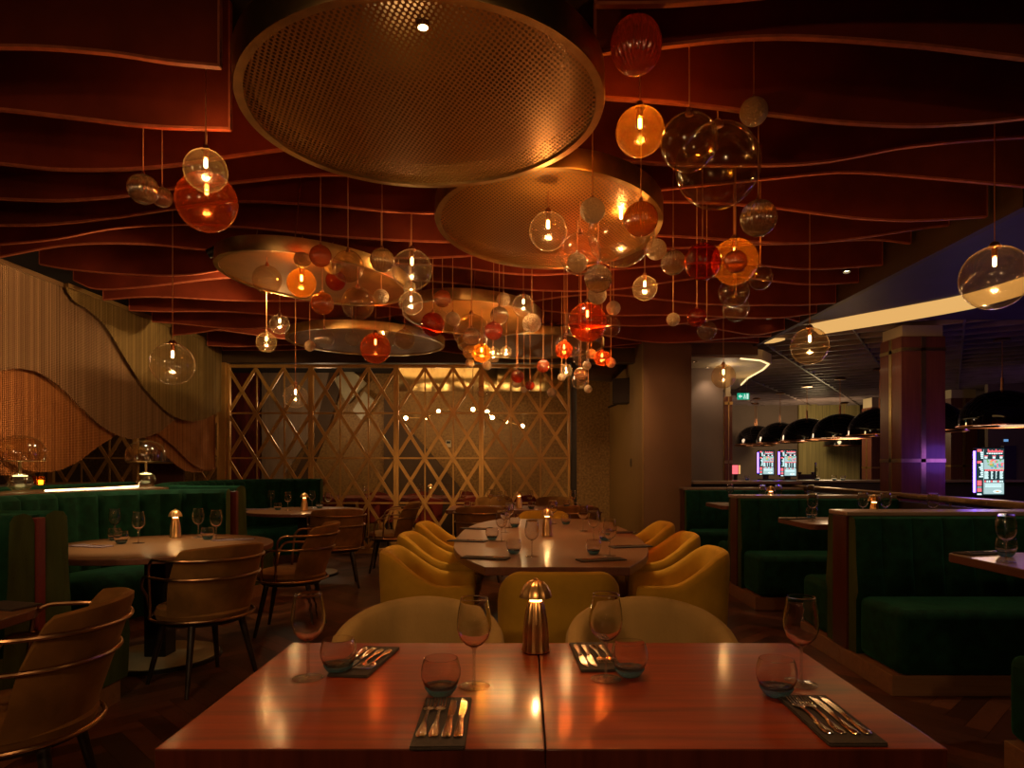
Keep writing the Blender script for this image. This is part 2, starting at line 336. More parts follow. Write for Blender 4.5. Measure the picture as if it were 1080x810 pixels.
def box(bm, x0, x1, y0, y1, z0, z1, mi=0, mtx=None):
    vs = [bm.verts.new((x, y, z)) for z in (z0, z1) for y in (y0, y1) for x in (x0, x1)]
    fs = [(0, 2, 3, 1), (4, 5, 7, 6), (0, 1, 5, 4), (2, 6, 7, 3), (0, 4, 6, 2), (1, 3, 7, 5)]
    for f in fs:
        fc = bm.faces.new([vs[i] for i in f]); fc.material_index = mi
    if mtx: bmesh.ops.transform(bm, matrix=mtx, verts=vs)
    return vs
def lathe(bm, prof, n=32, mi=0, cx=0, cy=0, rib=0, ribn=0, closed=False):
    """prof: list of (r, z)"""
    rings = []
    for r, z in prof:
        if r < 1e-5: rings.append([bm.verts.new((cx, cy, z))])
        else:
            row = []
            for i in range(n):
                a = 2 * PI * i / n
                rr = r * (1 + rib * abs(math.sin(ribn * a / 2))) if ribn else r
                row.append(bm.verts.new((cx + rr * math.cos(a), cy + rr * math.sin(a), z)))
            rings.append(row)
    pairs = list(zip(rings[:-1], rings[1:]))
    if closed: pairs.append((rings[-1], rings[0]))
    for A, B in pairs:
        for i in range(n):
            j = (i + 1) % n
            if len(A) == 1 and len(B) == 1: continue
            if len(A) == 1: f = bm.faces.new((A[0], B[i], B[j]))
            elif len(B) == 1: f = bm.faces.new((A[i], A[j], B[0]))
            else: f = bm.faces.new((A[i], A[j], B[j], B[i]))
            f.material_index = mi
def tube(bm, pts, r, n=8, mi=0, r2=None, cap=True, closed=False):
    pts = [Vector(p) for p in pts]; rings = []
    up = Vector((0, 0, 1)); m = len(pts); prev = None
    for i, p in enumerate(pts):
        if closed: d = pts[(i + 1) % m] - pts[i - 1]
        else: d = pts[min(i + 1, m - 1)] - pts[max(i - 1, 0)]
        d.normalize()
        if prev is None:
            a = up if abs(d.dot(up)) < 0.9 else Vector((1, 0, 0))
            u = d.cross(a).normalized()
        else:
            u = (prev - d * prev.dot(d)).normalized()
        prev = u; v = d.cross(u)
        rr = r if r2 is None else r + (r2 - r) * i / (m - 1)
        rings.append([bm.verts.new(p + u * rr * math.cos(2 * PI * k / n) + v * rr * math.sin(2 * PI * k / n)) for k in range(n)])
    seq = list(zip(rings[:-1], rings[1:]))
    if closed: seq.append((rings[-1], rings[0]))
    for A, B in seq:
        for k in range(n):
            f = bm.faces.new((A[k], A[(k + 1) % n], B[(k + 1) % n], B[k])); f.material_index = mi
    if cap and not closed:
        for R in (rings[0], rings[-1]):
            f = bm.faces.new(R); f.material_index = mi
def prism(bm, outline, z0, z1, mi=0, mi_side=None):
    """outline: list of (x,y) ccw"""
    a = [bm.verts.new((x, y, z0)) for x, y in outline]; b = [bm.verts.new((x, y, z1)) for x, y in outline]
    f = bm.faces.new(a[::-1]); f.material_index = mi
    f = bm.faces.new(b); f.material_index = mi
    n = len(outline)
    for i in range(n):
        f = bm.faces.new((a[i], a[(i + 1) % n], b[(i + 1) % n], b[i])); f.material_index = mi if mi_side is None else mi_side
def rrect(x0, x1, y0, y1, r, n=6):
    pts = []
    for cx, cy, a0 in ((x1 - r, y1 - r, 0), (x0 + r, y1 - r, PI / 2), (x0 + r, y0 + r, PI), (x1 - r, y0 + r, 1.5 * PI)):
        for i in range(n + 1):
            a = a0 + PI / 2 * i / n; pts.append((cx + r * math.cos(a), cy + r * math.sin(a)))
    return pts
def quad(bm, pts, mi=0):
    f = bm.faces.new([bm.verts.new(p) for p in pts]); f.material_index = mi
def interp(pts, x):
    """smooth monotone-ish interpolation through (x, v) points"""
    if x <= pts[0][0]: return pts[0][1]
    if x >= pts[-1][0]: return pts[-1][1]
    for i in range(len(pts) - 1):
        if pts[i][0] <= x <= pts[i + 1][0]:
            x0, y0 = pts[i]; x1, y1 = pts[i + 1]; h = x1 - x0; t = (x - x0) / h
            m0 = (pts[i + 1][1] - pts[i - 1][1]) / (pts[i + 1][0] - pts[i - 1][0]) if i > 0 else (y1 - y0) / h
            m1 = (pts[i + 2][1] - pts[i][1]) / (pts[i + 2][0] - pts[i][0]) if i < len(pts) - 2 else (y1 - y0) / h
            return (2*t**3 - 3*t*t + 1) * y0 + (t**3 - 2*t*t + t) * h * m0 + (-2*t**3 + 3*t*t) * y1 + (t**3 - t*t) * h * m1
    return pts[-1][1]
def resample(path, step):
    out = [Vector(path[0])]
    # smooth (catmull-rom) the path, then walk it
    P = [Vector(p) for p in path]; fine = []
    for i in range(len(P) - 1):
        p0 = P[max(i - 1, 0)]; p1 = P[i]; p2 = P[i + 1]; p3 = P[min(i + 2, len(P) - 1)]
        for k in range(24):
            t = k / 24
            fine.append(0.5 * ((2 * p1) + (p2 - p0) * t + (2 * p0 - 5 * p1 + 4 * p2 - p3) * t * t + (3 * p1 - p0 - 3 * p2 + p3) * t ** 3))
    fine.append(P[-1])
    total = sum((fine[i + 1] - fine[i]).length for i in range(len(fine) - 1))
    n = max(2, round(total / step)); seg = total / n; acc = 0; target = seg
    for i in range(len(fine) - 1):
        a, b = fine[i], fine[i + 1]; l = (b - a).length
        while acc + l >= target - 1e-9 and len(out) < n:
            out.append(a + (b - a) * ((target - acc) / l)); target += seg
        acc += l
    out.append(P[-1]); return out
def lamp(name, kind, loc, power, col=(1, 0.6, 0.25), rad=0.03, target=None, angle=60, blend=0.6, parent=None, size=0.5):
    ld = bpy.data.lights.new(name, kind); ld.energy = power; ld.color = col
    if kind in ('POINT', 'SPOT'): ld.shadow_soft_size = rad
    if kind == 'SPOT': ld.spot_size = math.radians(angle); ld.spot_blend = blend
    if kind == 'AREA': ld.size = size
    o = bpy.data.objects.new(name, ld); COL.objects.link(o); o.location = loc
    if target is not None:
        d = Vector(target) - Vector(loc); o.rotation_euler = d.to_track_quat('-Z', 'Y').to_euler()
    if parent: o.parent = parent
    return o
# ================================================================== SETTING
def strip_box(name, x0, x1, y0, y1, z0, z1, mat, kind=True, bevel=0.0):
    bm = bmesh.new(); box(bm, x0, x1, y0, y1, z0, z1)
    o = obj(name, bm, mat, smooth=False, bevel=bevel)
    if kind: struct(o)
    return o
# floor: herringbone planks, each plank an island of the one floor mesh
bm = bmesh.new()
W_, L_ = 0.105, 0.525
rot = Matrix.Rotation(math.radians(45), 2)
def plank(x0, x1, y0, y1):
    g = 0.0012
    pts = [rot @ Vector(p) for p in ((x0+g, y0+g), (x1-g, y0+g), (x1-g, y1-g), (x0+g, y1-g))]
    c = sum(pts, Vector((0, 0))) / 4
    if not (-8.0 < c.x < 6.4 and -2.8 < c.y < 12.4): return
    if c.x > 3.6 and c.y < 3: return
    quad(bm, [(p.x, p.y, 0.0) for p in pts])
for n in range(-30, 30):
    for k in range(-140, 140):
        ox, oy = k * W_ + n * L_, k * W_ - n * L_
        plank(ox, ox + L_, oy, oy + W_)
        plank(ox - W_, ox, oy, oy + L_)
box(bm, -9, 14, -3, 22, -0.1, -0.004, 1)
floor = struct(obj('floor', bm, ['herringbone', 'black_metal'], smooth=False))
strip_box('wall_left', -8.2, -8.05, -3, 12.8, 0, 3.5, 'dark_brown')
strip_box('wall_front', -9, 14, -3.2, -3.05, 0, 3.5, 'dark_brown')
strip_box('wall_back', -8.2, 1.56, 12.5, 12.65, 0, 3.5, 'gold_paper')
strip_box('wall_side', 1.56, 1.72, 9.0, 12.5, 0, 3.4, 'panel_ochre')
strip_box('wall_pier', 1.57, 2.19, 8.95, 9.6, 0, 3.4, 'plaster_brown')
strip_box('wall_alcove', 1.73, 3.06, 10.5, 10.62, 0, 3.2, 'plaster_mauve')
strip_box('wall_far', 1.7, 14, 20, 20.2, 0, 3.5, 'plaster_mauve')
strip_box('wall_right', 13.2, 13.35, -3, 20, 0, 3.5, 'dark_panel')
# ceilings
strip_box('ceiling', -8.2, 3.2, -3, 12.65, 3.42, 3.5, 'ceiling_black')
strip_box('ceiling_right', 3.2, 14, -3, 8.1, 3.0, 3.06, 'purple_dark')
strip_box('ceiling_void', 1.7, 14, 8.1, 20, 3.25, 3.3, 'ceiling_black')
bm = bmesh.new()       # the open slatted ceiling of the hall beyond: slats one way, carriers the other
ang = math.radians(-32)
for k in range(-30, 40):
    c = k * 0.46
    mt = Matrix.Translation((7.5, 14, 0)) @ Matrix.Rotation(ang, 4, 'Z')
    vs = box(bm, -11, 11, c - 0.02, c + 0.02, 3.0, 3.07, 0, mt)
for k in range(-10, 11):
    mt = Matrix.Translation((7.5, 14, 0)) @ Matrix.Rotation(ang, 4, 'Z')
    box(bm, k * 1.2 - 0.012, k * 1.2 + 0.012, -11, 11, 3.0, 3.07, 0, mt)
geom = bm.verts[:] + bm.edges[:] + bm.faces[:]
for co, no in (((3.2, 0, 0), (-1, 0, 0)), ((13.2, 0, 0), (1, 0, 0)), ((0, 8.1, 0), (0, -1, 0)), ((0, 20, 0), (0, 1, 0))):
    geom = bm.verts[:] + bm.edges[:] + bm.faces[:]
    bmesh.ops.bisect_plane(bm, geom=geom, plane_co=co, plane_no=no, clear_outer=True)
struct(obj('ceiling_slats', bm, 'slat', smooth=False))
strip_box('trim_header', -8.0, 1.56, 9.62, 9.82, 2.72, 3.42, 'dark_brown')
strip_box('ceiling_private', -8.0, 1.56, 9.82, 12.5, 2.95, 3.0, 'ceiling_black')
strip_box('trim_post', 0.66, 0.74, 9.62, 9.78, 0, 2.72, 'black_metal')
strip_box('trim_post_left', -4.3, -4.215, 9.62, 9.78, 0, 2.72, 'brass_lattice')
strip_box('trim_edge', 3.14, 3.2, 4.3, 9.6, 2.9, 3.42, 'dark_brown')
strip_box('trim_bulkhead', 1.7, 3.2, 9.35, 9.45, 2.78, 3.42, 'plaster_brown')

# rounded soffit over the alcove with two downlights
bm = bmesh.new()
out = [(1.73, 9.46), (3.0, 9.46), (3.35, 9.62), (3.62, 10.0), (3.75, 10.6), (3.85, 11.6), (4.05, 12.6), (4.15, 13.4), (3.15, 13.4), (3.15, 10.48), (1.73, 10.48)]
pth = [Vector(p) for p in out]
prism(bm, out, 2.76, 2.9)
so = tag(obj('ceiling_soffit', bm, 'cream', smooth=False), 'rounded cream soffit above the alcove wall', 'soffit', kind='structure')
bm = bmesh.new(); tube(bm, [(3.0, 9.47, 2.75), (3.33, 9.64, 2.75), (3.58, 10.0, 2.75), (3.70, 10.6, 2.75), (3.80, 11.6, 2.75), (4.0, 12.6, 2.75)], 0.012)
obj('light_strip', bm, 'led_soft', so)
for k, (px, py, lb) in enumerate(((733, 381, 'small round downlight in the cream soffit, beside the brown pier'), (747, 387, 'small round downlight in the cream soffit, over the alcove wall'))):
    Y = 1.48 * F / (CY - py)
    t = thing('downlight', lb, 'downlight', (wx(px, Y), Y, 2.76))
    bm = bmesh.new(); lathe(bm, [(0.045, 0.0), (0.045, -0.012), (0.03, -0.012), (0.028, -0.002)], 20); obj('trim_ring', bm, 'chrome', t)
    bm = bmesh.new(); lathe(bm, [(0.0, -0.004), (0.027, -0.004)], 20); obj('diffuser', bm, 'spot_face', t)
    lamp('downlight_beam', 'SPOT', (wx(px, Y), Y, 2.73), 10, (1, 0.72, 0.45), 0.03, (wx(px, Y), Y + 0.1, 0), 90, 0.8)

# alcove column, cap, ledge
def clad_column(label, x0, x1, y0, y1, ztop, mat, zc0, zc1, bands):
    t = thing('clad_column', label, 'column', ((x0 + x1) / 2, (y0 + y1) / 2, 0)); cx, cy = t.location[0], t.location[1]
    bm = bmesh.new(); box(bm, x0 - cx, x1 - cx, y0 - cy, y1 - cy, 0, zc0); obj('shaft', bm, mat, t, smooth=False)
    bm = bmesh.new(); box(bm, x0 + 0.02 - cx, x1 - 0.02 - cx, y0 + 0.02 - cy, y1 - 0.02 - cy, zc0, zc1); obj('capital', bm, 'cream', t, smooth=False)
    bm = bmesh.new(); e = 0.006
    for z in bands:
        box(bm, x0 - e - cx, x1 + e - cx, y0 - e - cy, y1 + e - cy, z - 0.022, z + 0.022)
    mx = 0.0; bw = 0.03 if x1 - x0 > 0.3 else 0.008
    box(bm, mx - bw, mx + bw, y0 - e - cy, y1 + e - cy, 0, zc0 - 0.004)
    box(bm, x0 - e - cx, x1 + e - cx, -bw, bw, 0, zc0 - 0.004)
    obj('brass_inlay', bm, 'brass_brushed', t, smooth=False)
    return t
clad_column('large square wood-clad column with brass inlay strips and cream capital', 4.64, 5.18, 8.4, 8.9, 3.0, 'column_wood', 2.86, 3.0, (2.70, 1.33))
clad_column('slim wood-clad column at the end of the alcove wall', 3.07, 3.18, 10.44, 10.56, 2.76, 'column_wood', 2.32, 2.76, (2.22, 1.32))
clad_column('pale banded column behind the row of black dome pendants', 8.9, 9.4, 17.5, 18.0, 3.0, 'column_wood', 2.75, 3.0, (2.4, 1.2))
clad_column('distant banded column between large column and menu board', 9.75, 10.35, 15.6, 16.1, 3.0, 'column_wood', 2.8, 3.0, (2.55, 1.25))

# cream bands in the hall ceiling, their cove light painted as emission
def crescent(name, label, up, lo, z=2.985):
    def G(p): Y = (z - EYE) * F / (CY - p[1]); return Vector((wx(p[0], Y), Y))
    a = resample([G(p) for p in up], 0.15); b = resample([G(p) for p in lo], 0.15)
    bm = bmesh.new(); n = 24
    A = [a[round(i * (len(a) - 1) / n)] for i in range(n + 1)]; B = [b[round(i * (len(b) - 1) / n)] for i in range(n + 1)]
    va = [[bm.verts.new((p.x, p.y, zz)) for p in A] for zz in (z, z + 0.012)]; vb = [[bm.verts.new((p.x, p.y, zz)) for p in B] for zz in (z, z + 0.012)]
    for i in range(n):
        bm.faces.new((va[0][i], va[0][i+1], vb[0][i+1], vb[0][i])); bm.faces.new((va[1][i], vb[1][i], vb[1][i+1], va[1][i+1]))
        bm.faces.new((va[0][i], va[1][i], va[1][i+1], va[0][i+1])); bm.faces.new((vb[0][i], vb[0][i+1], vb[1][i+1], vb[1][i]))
    return tag(obj(name, bm, 'glow_cream', smooth=False), label, 'ceiling light')  # no light fitting: a cream ceiling band with its cove light painted as emission
crescent('cove_band', 'long cream curved cove band with painted-in glow in the purple ceiling', [(853, 343), (905, 333), (960, 323), (1020, 311), (1090, 290)], [(864, 353), (915, 345), (970, 336), (1033, 324), (1090, 308)])
crescent('cove_band', 'short cream cove sliver with painted-in glow below the end of the long band', [(806, 361), (812, 358), (820, 357.5), (828, 357.5)], [(806, 362.5), (813, 362.2), (820, 361), (828, 358.5)])

# ================================================================== CEILING FINS
FIN = [  # depth, [ (px,py) of the lower edge ... ] one list per fin
    (2.40, [(628, 6), (700, 5), (790, -2), (900, -12), (1250, -10)], 'short felt fin edge beside the big disc, topmost'),
    (2.65, [(-160, 52), (0, 50), (50, 51), (120, 57), (180, 66), (232, 71)], 'dark felt fin ending with a square corner, topmost of all'),
    (2.65, [(628, 57), (695, 50), (770, 42), (840, 40), (960, 48), (1080, 62), (1250, 80)], 'red felt fin passing behind the ribbed amber globe'),
    (3.13, [(-120, 108), (0, 116), (80, 125), (160, 134), (243, 137)], 'dark felt fin cut square above the twin ribbed globes'),
    (3.13, [(627, 103), (720, 110), (820, 122), (880, 129), (960, 133), (1030, 130), (1080, 125), (1250, 108)], 'red felt fin passing behind the lit amber globe'),
    (3.65, [(-100, 165), (0, 173), (60, 179), (130, 179), (190, 174), (240, 166), (285, 160), (340, 154), (573, 162), (693, 173), (800, 175), (870, 171), (960, 155), (1080, 145), (1180, 144)], 'long wavy felt fin behind the far rim of the big disc'),
    (4.15, [(-80, 206), (0, 210), (60, 212), (100, 210), (140, 206), (190, 198), (245, 193), (330, 185), (400, 186), (459, 190), (640, 205), (720, 198), (820, 188), (890, 182), (980, 188), (1080, 197), (1100, 199)], 'long wavy felt fin crossing just above the second disc'),
    (4.6, [(-60, 240), (0, 238), (50, 237), (120, 230), (180, 221), (250, 213), (340, 217), (456, 225), (600, 214), (690, 213), (760, 215), (820, 220), (900, 230), (960, 233), (1040, 229)], 'wavy felt fin fourth behind the big disc'),
    (5.05, [(-20, 258), (0, 258), (60, 252), (120, 241), (190, 237), (244, 239), (360, 250), (459, 255), (560, 255), (640, 248), (720, 250), (840, 257), (900, 252), (980, 240), (1000, 238)], 'wavy felt fin just in front of the left oval disc'),
    (5.5, [(0, 271), (60, 260), (100, 257), (160, 258), (200, 262), (245, 266), (340, 270), (456, 272), (600, 262), (700, 262), (800, 258), (840, 257), (920, 253), (960, 257)], 'wavy felt fin above the bead curtain start'),
    (5.95, [(15, 279), (70, 284), (140, 290), (200, 290), (235, 285), (330, 277), (456, 280), (560, 290), (650, 284), (760, 277), (850, 284), (930, 280)], 'wavy felt fin over the long cream cove band tip'),
    (6.4, [(44, 296), (100, 305), (150, 303), (230, 294), (330, 290), (456, 297), (560, 306), (640, 306), (760, 292), (850, 300), (905, 298)], 'wavy felt fin over the single bulb pendant cord'),
]
def fin(Y, zs, label, grp='felt baffles of the wavy ceiling'):
    """zs: list of (X, z) of the lower edge"""
    t = thing('ceiling_fin', label, 'ceiling baffle', (0, Y, 0), 0, grp)
    x0, x1 = zs[0][0], zs[-1][0]; n = max(12, int((x1 - x0) / 0.07)); bm = bmesh.new(); be = bmesh.new(); prev = None
    th = 0.011
    for i in range(n + 1):
        x = x0 + (x1 - x0) * i / n; z = interp(zs, x)
        row = [bm.verts.new((x, -th, z)), bm.verts.new((x, th, z)), bm.verts.new((x, th, 3.41)), bm.verts.new((x, -th, 3.41))]
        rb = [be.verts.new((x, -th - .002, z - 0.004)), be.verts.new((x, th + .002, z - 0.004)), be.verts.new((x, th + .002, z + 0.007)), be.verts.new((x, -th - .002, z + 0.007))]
        if prev:
            for k in range(4):
                bm.faces.new((prev[0][k], prev[0][(k + 1) % 4], row[(k + 1) % 4], row[k]))
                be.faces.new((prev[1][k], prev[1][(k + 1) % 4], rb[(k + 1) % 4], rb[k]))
        else: bm.faces.new(row[::-1]); be.faces.new(rb[::-1])
        prev = (row, rb)
    bm.faces.new(prev[0]); be.faces.new(prev[1])
    for xe in (x0, x1):
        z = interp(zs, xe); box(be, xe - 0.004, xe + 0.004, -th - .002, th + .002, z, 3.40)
    obj('felt_board', bm, 'fin_felt', t, smooth=False); obj('lit_edge', be, 'fin_edge_lit', t, smooth=False)
    return t
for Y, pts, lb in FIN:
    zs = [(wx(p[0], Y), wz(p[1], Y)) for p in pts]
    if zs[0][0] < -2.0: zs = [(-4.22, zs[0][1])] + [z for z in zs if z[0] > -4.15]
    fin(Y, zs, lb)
k = 0; Y = 6.85
ends = ['where the bead curtain sags lowest', 'over the round table beside the curtain', 'above the far clear bulb pendant', 'over the fourth disc', 'behind the fourth disc',
        'second from the lattice screen', 'closest to the lattice screen']
while Y < 9.6:
    ph = k * 1.9
    zs = []
    x = -4.22
    while x < 3.13:
        zs.append((x, 2.90 + 0.06 * math.sin(x * 1.5 + ph) + 0.035 * math.sin(x * 2.7 + ph * 1.7))); x += 0.35
    zs.append((3.12, 2.9))
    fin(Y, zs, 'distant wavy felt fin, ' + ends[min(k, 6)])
    Y += 0.45; k += 1

# ================================================================== DISCS
def disc(label, x, y, z, R, mat, tilt=(0, 0), h=0.10, spots=(), hub=False):
    t = thing('ceiling_disc', label, 'ceiling light disc', (x, y, z)); t.rotation_euler = (math.radians(tilt[0]), math.radians(tilt[1]), 0)
    bm = bmesh.new(); w = 0.032
    lathe(bm, [(R - w, 0.0), (R, 0.0), (R + 0.004, 0.012), (R + 0.004, h), (R - 0.012, h), (R - 0.012, 0.02), (R - w, 0.02)], 128, closed=True)
    obj('rim', bm, 'brass_brushed', t)
    bm = bmesh.new(); lathe(bm, [(0.0, 0.012), (R * 0.5, 0.012), (R - w + 0.004, 0.012)], 96); obj('mesh_panel', bm, mat, t)
    bm = bmesh.new(); lathe(bm, [(0.0, 0.36 * R), (R * 0.25, 0.33 * R), (R * 0.5, 0.26 * R), (R * 0.8, 0.16 * R), (R - 0.012, h - 0.004)], 96); obj('reflector', bm, 'disc_inner', t)
    for a in (0.6, 2.7, 4.8):
        cxx, cyy = (R - 0.05) * math.cos(a), (R - 0.05) * math.sin(a)
        bm = bmesh.new(); tube(bm, [(cxx, cyy, h), (cxx, cyy, 3.42 - z)], 0.004, 6)
        obj('suspension_wire', bm, 'copper', t)
    for sx, sy in spots:
        bm = bmesh.new(); lathe(bm, [(0.0, 0.004), (0.017, 0.004), (0.017, 0.0), (0.023, 0.0), (0.023, 0.016), (0.0, 0.016)], 20); s = obj('spotlight', bm, 'chrome', t); s.location = (sx, sy, -0.001)
        b2 = bmesh.new(); lathe(b2, [(0.0, 0.0), (0.016, 0.0)], 16); obj('lens', b2, 'spot_face', s)
    return t
disc('huge round perforated brass disc, biggest and closest of the ceiling discs', -0.395, 2.74, 2.68, 0.712, 'perforated', (0, -2.0), 0.12, spots=((0.07, -0.55),))
disc('perforated brass disc beyond the huge one, behind the clear globe cluster', 0.14, 4.02, 2.68, 0.66, 'perforated_fine', (-5.5, 1.5), 0.11)
disc('plain brass disc behind the globe cluster beside the bead curtain', -1.58, 5.15, 2.66, 0.70, 'disc_plain', (-1, 5), 0.10)
disc('low wide brass disc closest to lattice screen, behind dark red lit globe', -1.8, 7.8, 2.66, 0.88, 'disc_plain', (0, 1), 0.09)
disc('mid-size brass disc with bright rim behind central orange globe cluster', -0.5, 6.55, 2.67, 0.66, 'disc_plain', (-3, 3), 0.10)
disc('far brass disc behind the hanging red amber globe', 0.08, 8.3, 2.70, 0.88, 'disc_plain', (0, 0), 0.09)

# ================================================================== LATTICE SCREEN
def lattice_panel(x0, x1, label, mat='brass_lattice', Y=9.70, grp='brass diamond lattice panels'):
    t = thing('lattice_screen', label, 'lattice screen', ((x0 + x1) / 2, Y, 0), 0, grp); w = (x1 - x0) / 2
    bm = bmesh.new(); fw = 0.035
    for a, b in ((-w, -w + fw), (w - fw, w)): box(bm, a, b, -0.03, 0.03, 0.02, 2.70)
    for a, b in ((0.02, 0.09), (2.655, 2.70)): box(bm, -w + fw, w - fw, -0.03, 0.03, a, b)
    obj('frame', bm, mat, t, smooth=False, bevel=0.004)
    bm = bmesh.new(); zb, zt = 0.09, 2.655; cw = 2 * w / 3; chh = (zt - zb) / 4; hw = 0.022
    def bar(xa, za, xb, zb_, yo):
        d = Vector((xb - xa, 0, zb_ - za)); n = Vector((-d.z, 0, d.x)).normalized() * hw
        vs = []
        for y in (yo - 0.011, yo + 0.011):
            for p, s in (((xa, za), 1), ((xb, zb_), 1), ((xb, zb_), -1), ((xa, za), -1)):
                vs.append(bm.verts.new((p[0] + n.x * s, y, p[1] + n.z * s)))
        for f in ((0, 1, 2, 3), (7, 6, 5, 4), (0, 4, 5, 1), (1, 5, 6, 2), (2, 6, 7, 3), (3, 7, 4, 0)): bm.faces.new([vs[i] for i in f])
    for sgn, yo in ((1, -0.011), (-1, 0.011)):
        # every diagonal: x = xs + sgn*cw/chh*(zt - z); clip to the panel
        for k in range(-8, 12):
            xs = -w + k * cw; sl = sgn * cw / chh
            # segment z in [zb, zt]
            ts = []
            za, zbb = zt, zb
            xa, xb = xs, xs + sl * (zt - zb)
            # clip to [-w, w]
            def at(xv): return zt - (xv - xs) / sl
            lo, hi = (xa, xb) if xa < xb else (xb, xa)
            cl, cr_ = max(lo, -w + 0.025), min(hi, w - 0.025)
            if cr_ - cl < 0.08: continue
            bar(cl, at(cl), cr_, at(cr_), yo)
    obj('lattice', bm, mat, t, smooth=False)
    bm = bmesh.new()
    for i in (1, 2, 3): box(bm, -w + fw, w - fw, 0.035, 0.05, zb + chh * i - 0.012, zb + chh * i + 0.012)
    for i in (1, 2): box(bm, -w + cw * i - 0.01, -w + cw * i + 0.01, 0.036, 0.049, zb, zt)
    obj('glazing_bar', bm, mat, t, smooth=False)
    return t
xs = [-4.21, -3.03, -1.82, -0.61, 0.65]
lbs = ['brass lattice panel beside the bead curtain', 'brass lattice panel with pale squares seen through it', 'brass lattice panel with the wall thermostat seen through it', 'brass lattice panel ending at the black post']
for i in range(4): lattice_panel(xs[i], xs[i + 1], lbs[i])
lbs = ['dim lattice panel behind the bead curtain, by the bottle niche', 'dim lattice panel behind the bead curtain, in the middle', 'dim lattice panel behind the bead curtain, farthest out']
for i in range(3): lattice_panel(-4.32 - 1.2 * (i + 1), -4.32 - 1.2 * i, lbs[i])

# ================================================================== BEAD CURTAINS
def from_px(pts):
    o = []
    for px, py in pts:
        Y = F * 4.26 / (CX - px); o.append((Y, wz(py, Y)))
    return o
waveA = [(6.3, 2.95)] + from_px([(77, 317), (90, 325), (110, 343), (133, 380), (153, 410), (180, 437), (207, 444), (233, 433), (240, 427)])
waveB = [(4.6, 1.95), (5.1, 1.96)] + from_px([(0, 392), (20, 389), (43, 392), (67, 407), (90, 430), (110, 448), (133, 461), (153, 462), (173, 455), (188, 443), (240, 425)])
waveC = [(4.6, 1.9), (5.1, 1.68)] + from_px([(0, 470), (20, 487), (43, 497), (67, 497), (90, 488), (110, 473), (128, 461), (148, 449), (160, 450), (173, 457), (190, 470), (207, 487), (220, 495), (235, 495)])
def curtain(label, wave, y0, y1, X, mat, off=0.0):
    bm = bmesh.new(); y = y0; r = 0.0075
    while y < y1:
        zb = interp(wave, y)
        if zb < 2.92:
            zb = round(zb / 0.012) * 0.012
            tube(bm, [(X, y, zb), (X, y, 2.93)], r, 5)
        y += 0.0195
    box(bm, X - 0.02, X + 0.02, y0, y1, 2.93, 2.97)
    return tag(obj('bead_curtain', bm, mat), label, 'bead curtain', kind='stuff')
curtain('olive gold chain curtain layer swooping down beside the lattice', waveA, 6.35, 9.6, -4.26, 'chain_olive')
curtain('bronze chain curtain layer with the middle wavy hem', waveB, 4.7, 9.6, -4.305, 'chain_bronze')
curtain('copper chain curtain layer hanging lowest behind the others', waveC, 4.7, 9.6, -4.35, 'chain_copper')
def waveD(y): return interp(waveC, y + 0.28) - 0.03
curtain('second copper chain curtain layer just behind the lowest hem', [(4.6 + 0.2 * i, waveD(4.6 + 0.2 * i)) for i in range(26)], 4.7, 9.6, -4.395, 'chain_copper')

# ================================================================== PRIVATE ROOM BEHIND THE LATTICE
def wall_panel(name, label, pts, Y, th, mat, cat='wall panel'):
    """pts: (X,Z) outline"""
    bm = bmesh.new(); a = [bm.verts.new((x, Y, z)) for x, z in pts]; b = [bm.verts.new((x, Y + th, z)) for x, z in pts]
    bm.faces.new(a); bm.faces.new(b[::-1])
    for i in range(len(pts)): bm.faces.new((a[i], b[i], b[(i + 1) % len(pts)], a[(i + 1) % len(pts)]))
    return tag(obj(name, bm, mat, smooth=False), label, cat)
def PP(Y, *pts): return [(wx(a, Y), wz(b, Y)) for a, b in pts]
wall_panel('wall_panel', 'dark red veined wall panel behind the lattice by the curtain', PP(12.44, (243, 380), (274, 380), (274, 590), (243, 590)), 12.44, 0.06, 'panel_red')
wall_panel('wall_panel', 'tall pale grey-brown plank panel behind the lattice', PP(12.42, (276, 375), (300, 375), (300, 590), (276, 590)), 12.42, 0.08, 'panel_grey')
wall_panel('wall_panel', 'grey-brown plank panel with slanted foot behind the lattice', PP(12.40, (301, 375), (352, 375), (340, 440), (300, 500)), 12.40, 0.10, 'panel_grey')
wall_panel('wall_beam', 'dark brown slanting beam on the private room wall, by plank panels', PP(12.38, (352, 375), (368, 375), (350, 440), (318, 520), (300, 560), (300, 520), (330, 460)), 12.38, 0.12, 'dark_brown')
wall_panel('wall_beam', 'wide dark brown diagonal band below the thermostat', PP(12.42, (405, 415), (425, 445), (512, 545), (560, 600), (470, 600), (405, 520)), 12.42, 0.08, 'dark_brown')
wall_panel('pale_square', 'larger pale tilted square behind the second lattice panel', PP(12.30, (352, 400), (368, 388), (386, 404), (366, 426)), 12.30, 0.08, 'pale_panel', 'wall art')
wall_panel('pale_square', 'smaller bright tilted square behind the second lattice panel', PP(12.30, (372, 433), (384, 413), (394, 422), (382, 444)), 12.30, 0.2, 'pale_panel', 'wall art')
bm = bmesh.new(); YV = 11.4; nx = 120; prev = None
for i in range(nx + 1):
    x = -2.1 + 2.75 * i / nx; y = YV - 0.07 * abs(math.sin(i / nx * PI * 5))
    row = [bm.verts.new((x, y, 2.50)), bm.verts.new((x, y, 2.94))]
    if prev: bm.faces.new((prev[0], row[0], row[1], prev[1]))
    prev = row
v = obj('drum_valance', bm, 'brass_brushed'); md = v.modifiers.new('s', 'SOLIDIFY'); md.thickness = 0.02
tag(v, 'scalloped shiny brass valance high behind the lattice', 'valance')
